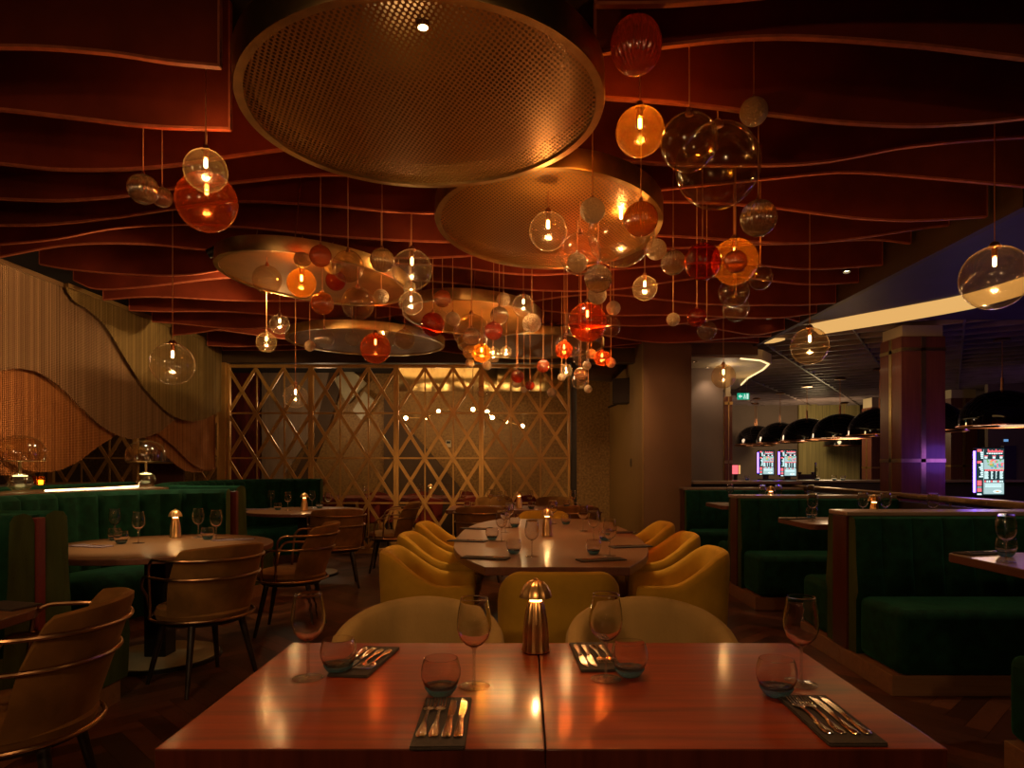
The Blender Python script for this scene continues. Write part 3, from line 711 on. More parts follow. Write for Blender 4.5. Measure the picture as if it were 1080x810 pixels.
t = thing('thermostat', 'small white wall thermostat behind the lattice', 'thermostat', (wx(473, 12.48), 12.485, wz(468, 12.45)))
bm = bmesh.new(); box(bm, -0.05, 0.05, -0.02, 0.02, -0.065, 0.065); obj('casing', bm, 'cream', t, smooth=False, bevel=0.006)
bm = bmesh.new(); box(bm, -0.035, 0.035, -0.024, -0.018, 0.005, 0.045); obj('display', bm, 'black_metal', t, smooth=False)
# linear globe chandelier in the private room
t = thing('branch_chandelier', 'thin branch chandelier with tiny glowing globes behind the lattice', 'chandelier', (-1.0, 11.0, 0))
pts = [(428, 441), (447, 439), (461, 433), (500, 433), (515, 436), (519, 440), (533, 443), (551, 449)]
P3 = [Vector((wx(a, 11.0) + 1.0, 0.35 * math.sin(i * 1.3), wz(b, 11.0))) for i, (a, b) in enumerate(pts)]
bm = bmesh.new(); tube(bm, P3, 0.006, 6); tube(bm, [P3[3], P3[3] + Vector((0, 0, 2.95 - P3[3].z))], 0.006, 6); obj('branch', bm, 'brass', t)
for p in P3:
    bm = bmesh.new(); bmesh.ops.create_uvsphere(bm, u_segments=16, v_segments=10, radius=0.032, matrix=Matrix.Translation(p)); obj('globe', bm, 'bulb', t)

# black box speaker + duct at the corner, light switch
t = thing('wall_speaker', 'black box speaker on a bracket high by the lattice corner', 'speaker', (wx(656, 10.5) , 10.3, wz(413, 10.3)))
t.rotation_euler[2] = math.radians(-30)
bm = bmesh.new(); box(bm, -0.14, 0.14, -0.12, 0.12, -0.19, 0.19); obj('cabinet', bm, 'black_metal', t, smooth=False, bevel=0.01)
bm = bmesh.new(); box(bm, -0.125, 0.125, -0.126, -0.118, -0.175, 0.175); obj('grille', bm, 'dark_panel', t, smooth=False)
bm = bmesh.new(); tube(bm, [(0, 0.1, 0), (0.2, 0.25, 0.0)], 0.02); tube(bm, [(0.1, 0.1, -0.1), (-0.25, -0.02, -0.23)], 0.015, 6); obj('bracket', bm, 'black_metal', t)
t = thing('ceiling_duct', 'fat dark brown duct bend beside the black speaker', 'duct', (wx(632, 10.2), 10.4, 2.7))
bm = bmesh.new(); tube(bm, [(-0.35, 0.3, 0.14), (-0.1, 0.1, 0.03), (0.18, 0.05, 0.0), (0.3, 0.1, 0.12), (0.32, 0.15, 0.5)], 0.16, 20); obj('pipe', bm, 'dark_brown', t)
t = thing('light_switch', 'small dark switch plate on the ochre side wall', 'switch', (1.555, 9.95, wz(488, 9.95)))
bm = bmesh.new(); box(bm, -0.008, 0.004, -0.05, 0.05, -0.06, 0.06); obj('plate', bm, 'dark_brown', t, smooth=False, bevel=0.002)
bm = bmesh.new(); box(bm, -0.014, -0.008, -0.02, 0.02, -0.03, 0.03); obj('rocker', bm, 'black_metal', t, smooth=False)
# ================================================================== CHAIRS
def face(dx, dy): return math.atan2(dy, dx) - PI / 2
def make_barrel(mat, arch=False):
    t = thing('barrel_chair', 'x', 'chair')
    half = [(0.0, -0.30), (0.12, -0.292), (0.215, -0.25), (0.272, -0.16), (0.288, -0.04), (0.286, 0.10), (0.275, 0.24)]
    path = [(-x, y) for x, y in half[::-1]] + half[1:]
    P = resample(path, 0.03); n = len(P); tot = (n - 1)
    bm = bmesh.new(); rows = []
    for i, p in enumerate(P):
        a = P[max(i - 1, 0)]; b = P[min(i + 1, n - 1)]; d = (b - a).normalized(); nv = Vector((d.y, -d.x))   # outward
        if nv.dot(p) < 0: nv = -nv
        s = abs(2 * i / tot - 1)     # 0 at the back centre, 1 at the arm tips
        if arch: h = 0.81 - 0.27 * (s ** 1.7)
        else:
            u = min(max((s - 0.26) / 0.50, 0), 1); h = 0.80 - 0.17 * (u * u * (3 - 2 * u)) - 0.01 * s
        e = 1.0 if s < 0.985 else 0.6
        lean = 0.03 * max(0, 1 - s * 1.4)
        prof = [(-0.005, 0.33), (0.0, 0.36), (0.004, h * 0.75), (0.008, h - 0.035), (-0.004, h - 0.010), (-0.03, h), (-0.056, h - 0.012), (-0.07, h - 0.04), (-0.075, h * 0.75), (-0.07, 0.40), (-0.04, 0.35)]
        rows.append([bm.verts.new((p.x + nv.x * (o * e + lean * (z - .4)), p.y + nv.y * (o * e + lean * (z - .4)), z)) for o, z in prof])
    for A, B in zip(rows[:-1], rows[1:]):
        m = len(A)
        for k in range(m): bm.faces.new((A[k], A[(k + 1) % m], B[(k + 1) % m], B[k]))
    bm.faces.new(rows[0]); bm.faces.new(rows[-1][::-1])
    obj('backrest_shell', bm, mat, t, sub=1)
    bm = bmesh.new(); prism(bm, [(x * 1.0, y) for x, y in rrect(-0.215, 0.215, -0.23, 0.27, 0.09)], 0.36, 0.47); obj('seat_cushion', bm, mat, t, bevel=0.03)
    bm = bmesh.new(); prism(bm, rrect(-0.26, 0.26, -0.26, 0.25, 0.11), 0.30, 0.365); obj('seat_base', bm, mat, t, bevel=0.01)
    for sx in (-1, 1):
        for sy in (-1, 1):
            bm = bmesh.new(); tube(bm, [(sx * 0.18, sy * 0.17, 0.31), (sx * 0.21, sy * 0.20, 0.0)], 0.02, 10, r2=0.011); obj('leg', bm, 'chair_leg', t)
    return t
def make_tub():
    t = thing('tub_chair', 'x', 'chair')
    bm = bmesh.new(); rows = []; T = math.radians(74); n = 36
    def R(z): return 0.245 + 0.08 * max(0, z - 0.42)
    def LEAN(z): return 0.24 * max(0, z - 0.44)
    for i in range(n + 1):
        a = -T + 2 * T * i / n; s = abs(a) / T
        top = 0.835 - 0.03 * s * s - 0.16 * max(0, (s - 0.82) / 0.18) ** 2
        prof = []
        for k in range(7):
            z = 0.43 + (top - 0.03 - 0.43) * k / 6; prof.append((R(z), z))
        prof += [(R(top) - 0.006, top - 0.008), (R(top) - 0.022, top), (R(top) - 0.040, top - 0.012)]
        for k in range(6, -1, -1):
            z = 0.43 + (top - 0.05 - 0.43) * k / 6; prof.append((R(z) - 0.05, z))
        rows.append([bm.verts.new((r * math.sin(a) * 1.06, -r * math.cos(a) - LEAN(z), z)) for r, z in prof])
    for A, B in zip(rows[:-1], rows[1:]):
        m = len(A)
        for k in range(m): bm.faces.new((A[k], A[(k + 1) % m], B[(k + 1) % m], B[k]))
    bm.faces.new(rows[0]); bm.faces.new(rows[-1][::-1])
    obj('backrest', bm, 'velvet_tan', t)
    bm = bmesh.new(); lathe(bm, [(0, 0.385), (0.20, 0.385), (0.245, 0.40), (0.258, 0.435), (0.245, 0.465), (0.20, 0.478), (0, 0.482)], 48); obj('seat_cushion', bm, 'velvet_tan', t)
    bm = bmesh.new(); lathe(bm, [(0.0, 0.37), (0.22, 0.37), (0.225, 0.388), (0.0, 0.388)], 32); obj('seat_plate', bm, 'chair_leg', t)
    rr = 0.0085
    bm = bmesh.new(); tube(bm, [(0.272 * 1.04 * math.cos(a), 0.272 * math.sin(a), 0.41) for a in [2 * PI * i / 56 for i in range(56)]], rr, 8, closed=True); obj('seat_ring', bm, 'bronze_rail', t)
    for z, yf, xf in ((0.755, 0.03, 0.292), (0.65, 0.14, 0.300)):
        pts = []
        A = math.radians(90); r = R(z) + rr
        for i in range(31):
            a = -A + 2 * A * i / 30; pts.append((r * math.sin(a) * 1.06, -r * math.cos(a) - LEAN(z), z))
        ring_y = yf + 0.0
        def arm(sx):
            o = []; x0 = r * 1.06
            x1 = 0.283 * math.sqrt(max(0, 1 - ((ring_y + .03) / 0.272) ** 2))
            o.append((sx * (x0 + 0.002), yf - 0.065, z))
            for k in range(1, 8):
                b = PI / 2 * k / 7; o.append((sx * (x0 + (x1 - x0) * 0.12 * k / 7), yf - 0.06 + 0.07 * math.sin(b), z - 0.07 * (1 - math.cos(b))))
            o.append((sx * (x0 + (x1 - x0) * 0.6), yf + 0.02, z * 0.5 + 0.2)); o.append((sx * x1, yf + 0.03, 0.41)); return o
        full = arm(-1)[::-1] + pts + arm(1)
        bm = bmesh.new(); tube(bm, full, rr, 8); obj('arm_rail', bm, 'bronze_rail', t)
    for sx in (-1, 1):
        for sy in (-1, 1):
            bm = bmesh.new(); tube(bm, [(sx * 0.15, sy * 0.15, 0.375), (sx * 0.215, sy * 0.22, 0.0)], 0.021, 10, r2=0.012); obj('leg', bm, 'chair_leg', t)
    return t
tub = make_tub(); u = [False]; G1 = 'tan velvet tub chairs with bronze rails'
for (x, y, fx, fy, lb) in (
    (-1.72, 2.28, -0.95, -0.27, 'tan velvet tub chair closest to the camera, by the small corner table'),
    (-1.89, 4.02, -0.80, 0.58, 'tan velvet tub chair seen from behind at the lit round table'),
    (-1.80, 5.28, -1.0, -0.12, 'tan velvet tub chair side-on at the far edge of the lit round table'),
    (-1.98, 7.20, -0.3, 0.95, 'tan velvet tub chair backing the aisle at the second round table'),
    (-1.62, 8.25, -1.0, -0.1, 'tan velvet tub chair side-on against the brass lattice'),
    (-0.48, 7.62, 0.05, 1, 'tan velvet tub chair on the near side of farthest long table, beside the glass cluster'),
    (0.56, 7.66, 0, 1, 'tan velvet tub chair on the near side of farthest long table, behind olive end chair'),
    (-0.42, 9.22, 0, -1, 'tan velvet tub chair between the farthest table and the lattice, next to glasses'),
    (0.42, 9.22, 0, -1, 'tan velvet tub chair between the farthest table and lattice, nearer the black post'),
): place(tub, u, (x, y, 0), face(fx, fy), lb, G1)
bar_b = make_barrel('velvet_beige', True); u = [False]
place(bar_b, u, (-0.355, 2.18, 0), PI, 'beige rounded armchair facing the mahogany table, beside a stemmed glass')
place(bar_b, u, (0.425, 2.18, 0), PI, 'beige rounded armchair facing the mahogany table, beside the green booths')
bar_o = make_barrel('velvet_olive', False); u = [False]; G2 = 'mustard velvet barrel chairs around the long table'
TX = 0.17
for (x, y, fx, fy, lb) in (
    (0.165, 3.36, 0, 1, 'mustard velvet barrel chair seen squarely from behind the brass lamp'),
    (-0.52, 3.98, 1, 0.06, 'mustard barrel chair on the aisle side, first from the camera'),
    (-0.58, 4.86, 1, 0.02, 'mustard barrel chair on the aisle side, middle of three'),
    (-0.60, 5.76, 1, -0.02, 'mustard barrel chair on the aisle side, third from the camera'),
    (0.86, 3.98, -1, 0.06, 'mustard barrel chair on the booth side, first from the camera'),
    (0.92, 4.86, -1, 0.02, 'mustard barrel chair on the booth side, middle of three'),
    (0.94, 5.76, -1, -0.02, 'mustard barrel chair on the booth side, third from the camera'),
    (0.20, 6.93, 0, -1, 'mustard barrel chair at the far end of the long table, facing the camera'),
): place(bar_o, u, (x, y, 0), face(fx, fy), lb, G2)

# ================================================================== TABLES
def table_top(outline, zt, th, mat, parent, edge=None, bev=0.004, name='table_top'):
    bm = bmesh.new(); prism(bm, outline, zt - th, zt, 0, 1 if edge else 0)
    return obj(name, bm, [mat, edge] if edge else mat, parent, smooth=False, bevel=bev)
def near_table(label, x0, x1, mat):
    cx = (x0 + x1) / 2; cy = 1.65; t = thing('dining_table', label, 'table', (cx, cy, 0)); w = (x1 - x0) / 2
    table_top([(-w, 1.272 - cy), (w, 1.272 - cy), (w, 2.03 - cy), (-w, 2.03 - cy)], 0.75, 0.055, mat, t, 'mahogany_dark', 0.003)
    bm = bmesh.new(); box(bm, -w + 0.05, w - 0.05, -0.33, 0.33, 0.63, 0.695); obj('apron', bm, 'mahogany_dark', t, smooth=False)
    bm = bmesh.new(); box(bm, -0.06, 0.06, -0.06, 0.06, 0.03, 0.63); obj('pedestal', bm, 'black_metal', t, smooth=False, bevel=0.006)
    bm = bmesh.new(); box(bm, -0.25, 0.25, -0.28, 0.28, 0.0, 0.03); obj('base_plate', bm, 'black_metal', t, smooth=False, bevel=0.005)
near_table('glossy mahogany table half closest to the camera, set with fork and knives by blue tumbler', -0.690, 0.0385, 'mahogany')
near_table('glossy mahogany table half closest to the camera, on the green booth side of the seam', 0.0405, 0.790, 'mahogany')
def round_table(label, x, y, R, br=0.375, mat='table_brown', outline=None, base=True):
    t = thing('round_table', label, 'table', (x, y, 0))
    o = outline or [(R * math.cos(2 * PI * i / 72), R * math.sin(2 * PI * i / 72)) for i in range(72)]
    table_top(o, 0.75, 0.035, mat, t, 'booth_edge', 0.004)
    bm = bmesh.new(); box(bm, -0.07, 0.07, -0.07, 0.07, 0.03, 0.715); obj('pedestal', bm, 'black_metal', t, smooth=False, bevel=0.008)
    if base:
        bm = bmesh.new(); lathe(bm, [(0, 0.0), (br, 0.0), (br, 0.022), (br - 0.012, 0.026), (0, 0.026)], 72); b = obj('base_disc', bm, 'black_metal', t)
        bm = bmesh.new(); lathe(bm, [(0, 0.026), (br - 0.014, 0.026), (br - 0.014, 0.03), (0, 0.03)], 72); obj('base_inlay', bm, 'pale_panel', b)
    return t
T1 = (-2.40, 4.50)
round_table('large round brown table with glowing brass lamp beside the curved green banquette', T1[0], T1[1], 0.70)
round_table('round brown table with lamp in front of the dark green banquette by the lattice', -2.55, 7.95, 0.66)
t = round_table('small corner table with rounded edge cut off by the picture edge', -2.23, 2.2, 0.4, outline=rrect(-0.45, 0.44, -0.42, 0.42, 0.16))
# long boat shaped table
t = thing('long_table', 'long boat-shaped brown table ringed by mustard barrel chairs', 'table', (TX, 5.1, 0))
half = [(0.375, -1.57), (0.52, -1.2), (0.61, -0.8), (0.655, -0.35), (0.665, 0.1), (0.655, 0.55), (0.60, 1.0), (0.50, 1.35), (0.375, 1.57)]
hr = [(p.x, p.y) for p in resample(half, 0.08)]
table_top(hr + [(-x, y) for x, y in hr[::-1]], 0.75, 0.045, 'table_brown', t, 'booth_edge', 0.004)
for sy in (-1, 1):
    bm = bmesh.new(); box(bm, -0.09, 0.09, sy * 0.85 - 0.09, sy * 0.85 + 0.09, 0.03, 0.705); obj('pedestal', bm, 'black_metal', t, smooth=False, bevel=0.006)
    bm = bmesh.new(); box(bm, -0.3, 0.3, sy * 0.85 - 0.3, sy * 0.85 + 0.3, 0.0, 0.03); obj('base_plate', bm, 'black_metal', t, smooth=False, bevel=0.006)
t = thing('long_table', 'reddish dining table closest to the brass lattice, end of the centre row', 'table', (-0.02, 8.42, 0))
table_top(rrect(-0.9, 0.9, -0.46, 0.46, 0.03), 0.75, 0.045, 'mahogany', t, 'booth_edge', 0.004)
for sx in (-1, 1):
    bm = bmesh.new(); box(bm, sx * 0.6 - 0.06, sx * 0.6 + 0.06, -0.06, 0.06, 0.03, 0.705); obj('pedestal', bm, 'black_metal', t, smooth=False)
    bm = bmesh.new(); box(bm, sx * 0.6 - 0.2, sx * 0.6 + 0.2, -0.3, 0.3, 0.0, 0.03); obj('base_plate', bm, 'black_metal', t, smooth=False)
# private room table and red chairs
t = thing('private_table', 'dark red dining table seen through the brass lattice', 'table', (-1.9, 11.1, 0))
table_top(rrect(-1.5, 1.5, -0.45, 0.45, 0.05), 0.76, 0.06, 'red_panel', t)
for sx in (-1, 1):
    bm = bmesh.new(); box(bm, sx * 1.0 - 0.08, sx * 1.0 + 0.08, -0.3, 0.3, 0.0, 0.7); obj('pedestal', bm, 'black_metal', t, smooth=False)
def make_red():
    t = thing('red_chair', 'x', 'chair')
    bm = bmesh.new(); prism(bm, rrect(-0.24, 0.24, -0.24, 0.24, 0.08), 0.40, 0.48); obj('seat', bm, 'velvet_red', t, bevel=0.02)
    bm = bmesh.new(); rows = []
    for i in range(17):
        a = math.radians(-70 + 140 * i / 16); r = 0.26
        rows.append([bm.verts.new((rr * math.sin(a), -rr * math.cos(a), z)) for rr, z in ((r, 0.42), (r + 0.03, 0.80 - 0.06 * abs(math.sin(a))), (r - 0.015, 0.81 - 0.06 * abs(math.sin(a))), (r - 0.045, 0.45))])
    for A, B in zip(rows[:-1], rows[1:]):
        for k in range(4): bm.faces.new((A[k], A[(k + 1) % 4], B[(k + 1) % 4], B[k]))
    bm.faces.new(rows[0]); bm.faces.new(rows[-1][::-1]); obj('backrest', bm, 'velvet_red', t)
    for sx in (-1, 1):
        for sy in (-1, 1):
            bm = bmesh.new(); tube(bm, [(sx * 0.17, sy * 0.17, 0.40), (sx * 0.21, sy * 0.21, 0)], 0.017, 8, r2=0.01); obj('leg', bm, 'chair_leg', t)
    return t
red = make_red(); u = [False]; G3 = 'red chairs in the room behind the lattice'
for i, (x, y, f) in enumerate(((-3.0, 10.45, 1), (-2.25, 10.45, 1), (-1.5, 10.45, 1), (-0.75, 10.45, 1), (-2.6, 11.8, -1), (-1.8, 11.8, -1), (-1.0, 11.8, -1), (0.05, 11.0, 1))):
    place(red, u, (x, y, 0), 0 if f > 0 else PI, 'red upholstered chair behind the lattice, ' + ['nearest the plank panels', 'below the pale tilted squares', 'below the branch chandelier', 'below the thermostat',
        'far side of table, by the beam', 'far side of table, middle', 'far side of table, by dark band', 'closest to the black post'][i], G3)

# ================================================================== BANQUETTES
def sweep(path, prof_fn, center, mats, name, parent, step=0.02, z_mi=None):
    P = resample(path, step); n = len(P); bm = bmesh.new(); rows = []; C_ = Vector(center); s = 0
    # which side is inside
    mid = P[n // 2]; d = (P[n // 2 + 1] - P[n // 2 - 1]).normalized(); nv = Vector((-d.y, d.x)); sg = 1 if nv.dot(C_ - mid) > 0 else -1
    for i, p in enumerate(P):
        if i: s += (P[i] - P[i - 1]).length
        a = P[max(i - 1, 0)]; b = P[min(i + 1, n - 1)]; d = (b - a).normalized(); nv = Vector((-d.y, d.x)) * sg
        rows.append([bm.verts.new((p.x + nv.x * o, p.y + nv.y * o, z)) for o, z in prof_fn(s)])
    for A, B in zip(rows[:-1], rows[1:]):
        m = len(A)
        for k in range(m): bm.faces.new((A[k], A[(k + 1) % m], B[(k + 1) % m], B[k]))
    f = bm.faces.new(rows[0]); g = bm.faces.new(rows[-1][::-1])
    if isinstance(mats, list) and len(mats) > 1: f.material_index = 1; g.material_index = 1
    return obj(name, bm, mats, parent)
def back_prof(ztop, back, zb=0.44, cw=0.17, bulge=0.045, foot=0.05):
    def f(s):
        u = (s / cw) % 1.0; b = bulge * math.sqrt(max(0, 1 - (2 * u - 1) ** 2)) ** 0.8
        return [(-back, 0.10), (-back, ztop - 0.05), (-back + 0.02, ztop - 0.015), (-back * 0.5, ztop), (-0.01 + b * 0.5, ztop - 0.008), (0.012 + b, ztop - 0.035),
                (0.018 + b, ztop - 0.10), (0.02 + b, ztop - 0.25), (0.03 + b, (zb + ztop) / 2 - 0.05), (foot + b, zb + 0.03), (foot, zb - 0.02), (foot, 0.10)]
    return f
def seat_prof(d0=0.0, d1=0.52, zt=0.47, zb=0.115):
    return lambda s: [(d0, zb), (d0, zt - 0.01), (d0 + 0.06, zt), (d1 - 0.10, zt), (d1 - 0.045, zt - 0.012), (d1 - 0.012, zt - 0.05), (d1, zt - 0.11), (d1 - 0.015, zb + 0.05), (d1 - 0.02, zb)]
def u_banquette(label, path, center, ztop=1.065, back=0.14, step=0.02, kick=True):
    t = thing('banquette', label, 'banquette', (0, 0, 0))
    sweep(path, back_prof(ztop, back), center, ['velvet_green', 'velvet_green_trim'], 'backrest', t, step)
    sweep(path, seat_prof(0.045, 0.52), center, ['velvet_green', 'velvet_green_trim'], 'seat', t, 0.05)
    sweep(path, lambda s: [(-0.06, 0), (-0.06, 0.112), (0.44, 0.112), (0.44, 0)], center, 'plinth_wood', 'plinth', t, 0.08)
    return t
u_banquette('curved green channel-tufted banquette around the lit round table', [(-2.2, 3.27), (-2.75, 3.30), (-3.2, 3.52), (-3.48, 4.0), (-3.54, 4.6), (-3.48, 5.2), (-3.25, 5.68), (-2.95, 5.93), (-2.62, 6.02)], (-2.2, 4.6))
u_banquette('green banquette end by the small corner table, cut by the picture edge', [(-2.2, 2.93), (-2.8, 2.91), (-3.25, 2.7), (-3.5, 2.2), (-3.52, 1.4)], (-2.2, 1.9))
u_banquette('dark green banquette in front of the brass lattice, behind the second round table', [(-2.62, 6.40), (-3.1, 6.5), (-3.55, 6.85), (-3.82, 7.4), (-3.86, 8.1), (-3.75, 8.75), (-3.4, 9.2), (-3.1, 9.36), (-2.8, 9.4)], (-2.3, 7.9), ztop=1.085)
u_banquette('green banquette facing away behind the wooden ledge, below the copper curtain', [(-4.28, 3.6), (-4.28, 5.0), (-4.28, 7.3)], (-6, 5.5), ztop=1.10)
def divider(label, x0, x1, y, zt):
    t = thing('banquette_divider', label, 'divider', (x0, y, 0))
    bm = bmesh.new(); box(bm, 0, x1 - x0, -0.024, 0.024, 0, zt); obj('board', bm, 'red_panel', t, smooth=False, bevel=0.004)
    bm = bmesh.new(); box(bm, 0.02, x1 - x0 - 0.03, -0.022, 0.022, zt + 0.001, zt + 0.012); obj('cap_pad', bm, 'velvet_green', t, smooth=False)
divider('dark red edge strip between the two green banquettes nearest the camera', -3.1, -2.19, 3.10, 1.04)
divider('dark red edge strip at the far end of the curved green banquette', -3.12, -2.61, 6.21, 1.04)
# wooden ledge behind the curved banquette with its light line
t = thing('wooden_ledge', 'long brown wooden ledge running behind the curved green banquette', 'ledge', (0, 0, 0))
outer = [(-3.66, 3.4), (-3.70, 4.6), (-3.66, 5.25), (-3.45, 5.8), (-3.22, 6.1), (-3.27, 6.28), (-3.5, 6.5), (-3.72, 6.78), (-3.9, 7.0), (-4.12, 7.0), (-4.12, 3.4)]
bm = bmesh.new(); prism(bm, outer, 1.035, 1.07); obj('top_board', bm, 'ledge_wood', t, smooth=False)
bm = bmesh.new(); box(bm, -4.10, -3.80, 3.4, 6.6, 0, 1.034); obj('support_wall', bm, 'dark_brown', t, smooth=False)
bm = bmesh.new(); tube(bm, [(-3.72, 5.3, 1.078), (-3.60, 5.8, 1.078), (-3.62, 6.4, 1.078)], 0.007, 6); obj('light_line', bm, 'led_warm', t)
# counter beyond the curtain with votives, niche with bottles
t = thing('back_counter', 'dark counter beyond the ledge, mostly hidden under the bead curtain', 'counter', (-5.2, 6.6, 0))
bm = bmesh.new(); box(bm, -0.3, 0.3, -1.6, 1.6, 0, 1.03); obj('body', bm, 'dark_brown', t, smooth=False)
bm = bmesh.new(); box(bm, -0.33, 0.33, -1.63, 1.63, 1.03, 1.07); obj('worktop', bm, 'ledge_wood', t, smooth=False, bevel=0.004)
for i, (px, py, lb) in enumerate(((43, 511, 'bright little votive candle glass left on the counter under the copper curtain'), (38, 511, 'dim votive glass beside the bright votive candle under the copper curtain'))):
    Y = 6.9 + i * .25; t = thing('votive', lb.replace('left ', ''), 'candle', (wx(px, Y), Y, 1.07))
    bm = bmesh.new(); lathe(bm, [(0, 0.0), (0.03, 0.0), (0.035, 0.09), (0.032, 0.09), (0.028, 0.008), (0, 0.008)], 20); obj('glass_cup', bm, 'g_amber', t)
    bm = bmesh.new(); lathe(bm, [(0, 0.009), (0.02, 0.009), (0.02, 0.05), (0.0, 0.055)], 14); obj('wax', bm, 'lamp_emit' if i == 0 else 'cream', t)

# ------------------------------------------------------------------ the booths
BX0, BX1 = 2.03, 3.55
def booth_bench(label, ydiv, sgn, x0=BX0, x1=BX1):
    """sgn -1: the bench faces the camera"""
    t = thing('booth_bench', label, 'booth bench', ((x0 + x1) / 2, ydiv, 0))
    cx = (x0 + x1) / 2; yb = 0.10 * sgn          # face of the partition
    path = [(x0 + 0.012 - cx, yb), (0, yb), (x1 - 0.01 - cx, yb)]
    def prof(s):
        u = ((s + 0.02) / 0.19) % 1.0; b = 0.034 * math.sqrt(max(0, 1 - (2 * u - 1) ** 2)) ** 0.7
        return [(0.002, 0.12), (0.002, 0.955), (0.04, 0.957), (0.055 + b, 0.945), (0.065 + b, 0.90), (0.075 + b, 0.7), (0.10 + b, 0.50), (0.10, 0.45), (0.10, 0.12)]
    sweep(path, prof, (0, sgn * 5), ['velvet_green', 'velvet_green_trim'], 'backrest', t, 0.019)
    ys = sorted((sgn * 0.19, sgn * 0.66))
    bm = bmesh.new(); box(bm, x0 + 0.03 - cx, x1 - 0.01 - cx, ys[0], ys[1], 0.118, 0.475); obj('seat', bm, 'velvet_green', t, bevel=0.045)
    ys = sorted((sgn * 0.0, sgn * 0.63))
    bm = bmesh.new(); box(bm, x0 - 0.0 - cx, x1 - cx, ys[0], ys[1], 0.0, 0.114); obj('plinth', bm, 'plinth_wood', t, smooth=False, bevel=0.003)
def booth_partition(label, y):
    t = thing('booth_partition', label, 'partition', (BX0, y, 0))
    bm = bmesh.new(); box(bm, 0, BX1 - BX0, -0.095, 0.095, 0.116, 0.955); obj('end_board', bm, 'mahogany_dark', t, smooth=False, bevel=0.004)
    bm = bmesh.new(); box(bm, -0.012, BX1 - BX0, -0.13, 0.13, 0.957, 0.985); obj('cap', bm, 'booth_top', t, smooth=False, bevel=0.006)
booth_partition('mahogany-ended green booth partition closest to the camera', 4.40)
booth_partition('second mahogany-ended booth partition, behind the closest one', 6.63)
booth_partition('third booth partition, farthest, beside the brown pier', 8.80)
booth_bench('large dark green booth bench facing the camera, closest one', 4.40, -1)
booth_bench('green booth bench back-to-back behind the closest partition', 4.40, 1)
booth_bench('dark green booth bench facing the camera in the middle booth', 6.63, -1)
booth_bench('green booth bench back-to-back behind the middle partition', 6.63, 1)
booth_bench('dark green booth bench facing the camera beside the brown pier', 8.80, -1)
booth_bench('green booth bench corner at the picture edge, facing away', 2.26, 1)
def booth_table(label, y, x0, x1, hw=0.46):
    t = thing('booth_table', label, 'table', ((x0 + x1) / 2, y, 0)); w = (x1 - x0) / 2
    table_top(rrect(-w, w, -hw, hw, 0.06), 0.85, 0.04, 'booth_top', t, 'booth_edge')
    bm = bmesh.new(); box(bm, -0.05, 0.05, -0.05, 0.05, 0.02, 0.81); obj('pedestal', bm, 'black_metal', t, smooth=False)
    bm = bmesh.new(); box(bm, -0.22, 0.22, -0.22, 0.22, 0, 0.02); obj('base_plate', bm, 'black_metal', t, smooth=False)
booth_table('pale wood booth table closest to the camera, cut by the picture edge', 2.98, 2.05, 3.5, 0.36)
booth_table('pale wood booth table in the middle booth, ending in a corner at the aisle', 5.25, 2.06, 3.5, 0.34)
booth_table('pale wood booth table in the farthest booth', 7.46, 2.06, 3.5, 0.34)

# half wall, ledge, rail on the hall side
t = thing('half_wall', 'half-height partition with bronze rail beside the booths', 'half wall', (3.62, 6.2, 0))
bm = bmesh.new(); box(bm, -0.05, 0.05, -3.6, 2.95, 0.0, 0.93); obj('wall_board', bm, 'dark_panel', t, smooth=False)
bm = bmesh.new(); box(bm, -0.05, 0.05, -3.6, 2.95, 0.955, 1.01); obj('rail', bm, 'bronze_rail', t, smooth=False, bevel=0.015)
bm = bmesh.new()
for k in range(7): tube(bm, [(0, -3.4 + k * 1.0, 0.93), (0, -3.4 + k * 1.0, 0.96)], 0.01, 6)
obj('rail_stud', bm, 'bronze_rail', t)
t = thing('end_ledge', 'cream wooden ledge behind the farthest booth', 'ledge', (2.9, 9.2, 0))
bm = bmesh.new(); box(bm, -0.7, 0.75, -0.04, 0.14, 0, 1.02); obj('support_wall', bm, 'dark_panel', t, smooth=False)
bm = bmesh.new(); box(bm, -0.71, 0.80, -0.12, 0.22, 1.02, 1.06); obj('top_board', bm, 'booth_top', t, smooth=False, bevel=0.006)

# ================================================================== HALL BEYOND: counter, screens, domes, sign
t = thing('bar_counter', 'long pale counter carrying the menu boards beyond the booths', 'counter', (7.4, 12.35, 0))
bm = bmesh.new(); box(bm, -3.7, 3.6, -0.35, 0.35, 0, 0.97); obj('body', bm, 'dark_panel', t, smooth=False)
bm = bmesh.new(); box(bm, -3.75, 3.65, -0.42, 0.42, 0.97, 1.0); obj('worktop', bm, 'booth_top', t, smooth=False, bevel=0.005)
wall_panel('wall_panel', 'pale yellow pleated wood wall section in the hall', PP(19.9, (842, 400), (906, 400), (906, 520), (842, 520)), 19.85, 0.08, 'curtain_wood')
wall_panel('wall_panel', 'dark purple wall section at the far end of the hall', PP(19.8, (1000, 380), (1042, 380), (1042, 540), (1000, 540)), 19.8, 0.08, 'purple_dark')
wall_panel('wall_panel', 'tall dark doorway panel beside the largest menu board', PP(14.0, (1059, 470), (1072, 470), (1072, 560), (1059, 560)), 14.0, 0.08, 'purple_dark')
wall_panel('wall_panel', 'brown-mauve bulkhead wall behind the largest black dome', PP(14.6, (1042, 405), (1130, 395), (1130, 600), (1042, 600)), 14.6, 0.1, 'plaster_mauve')
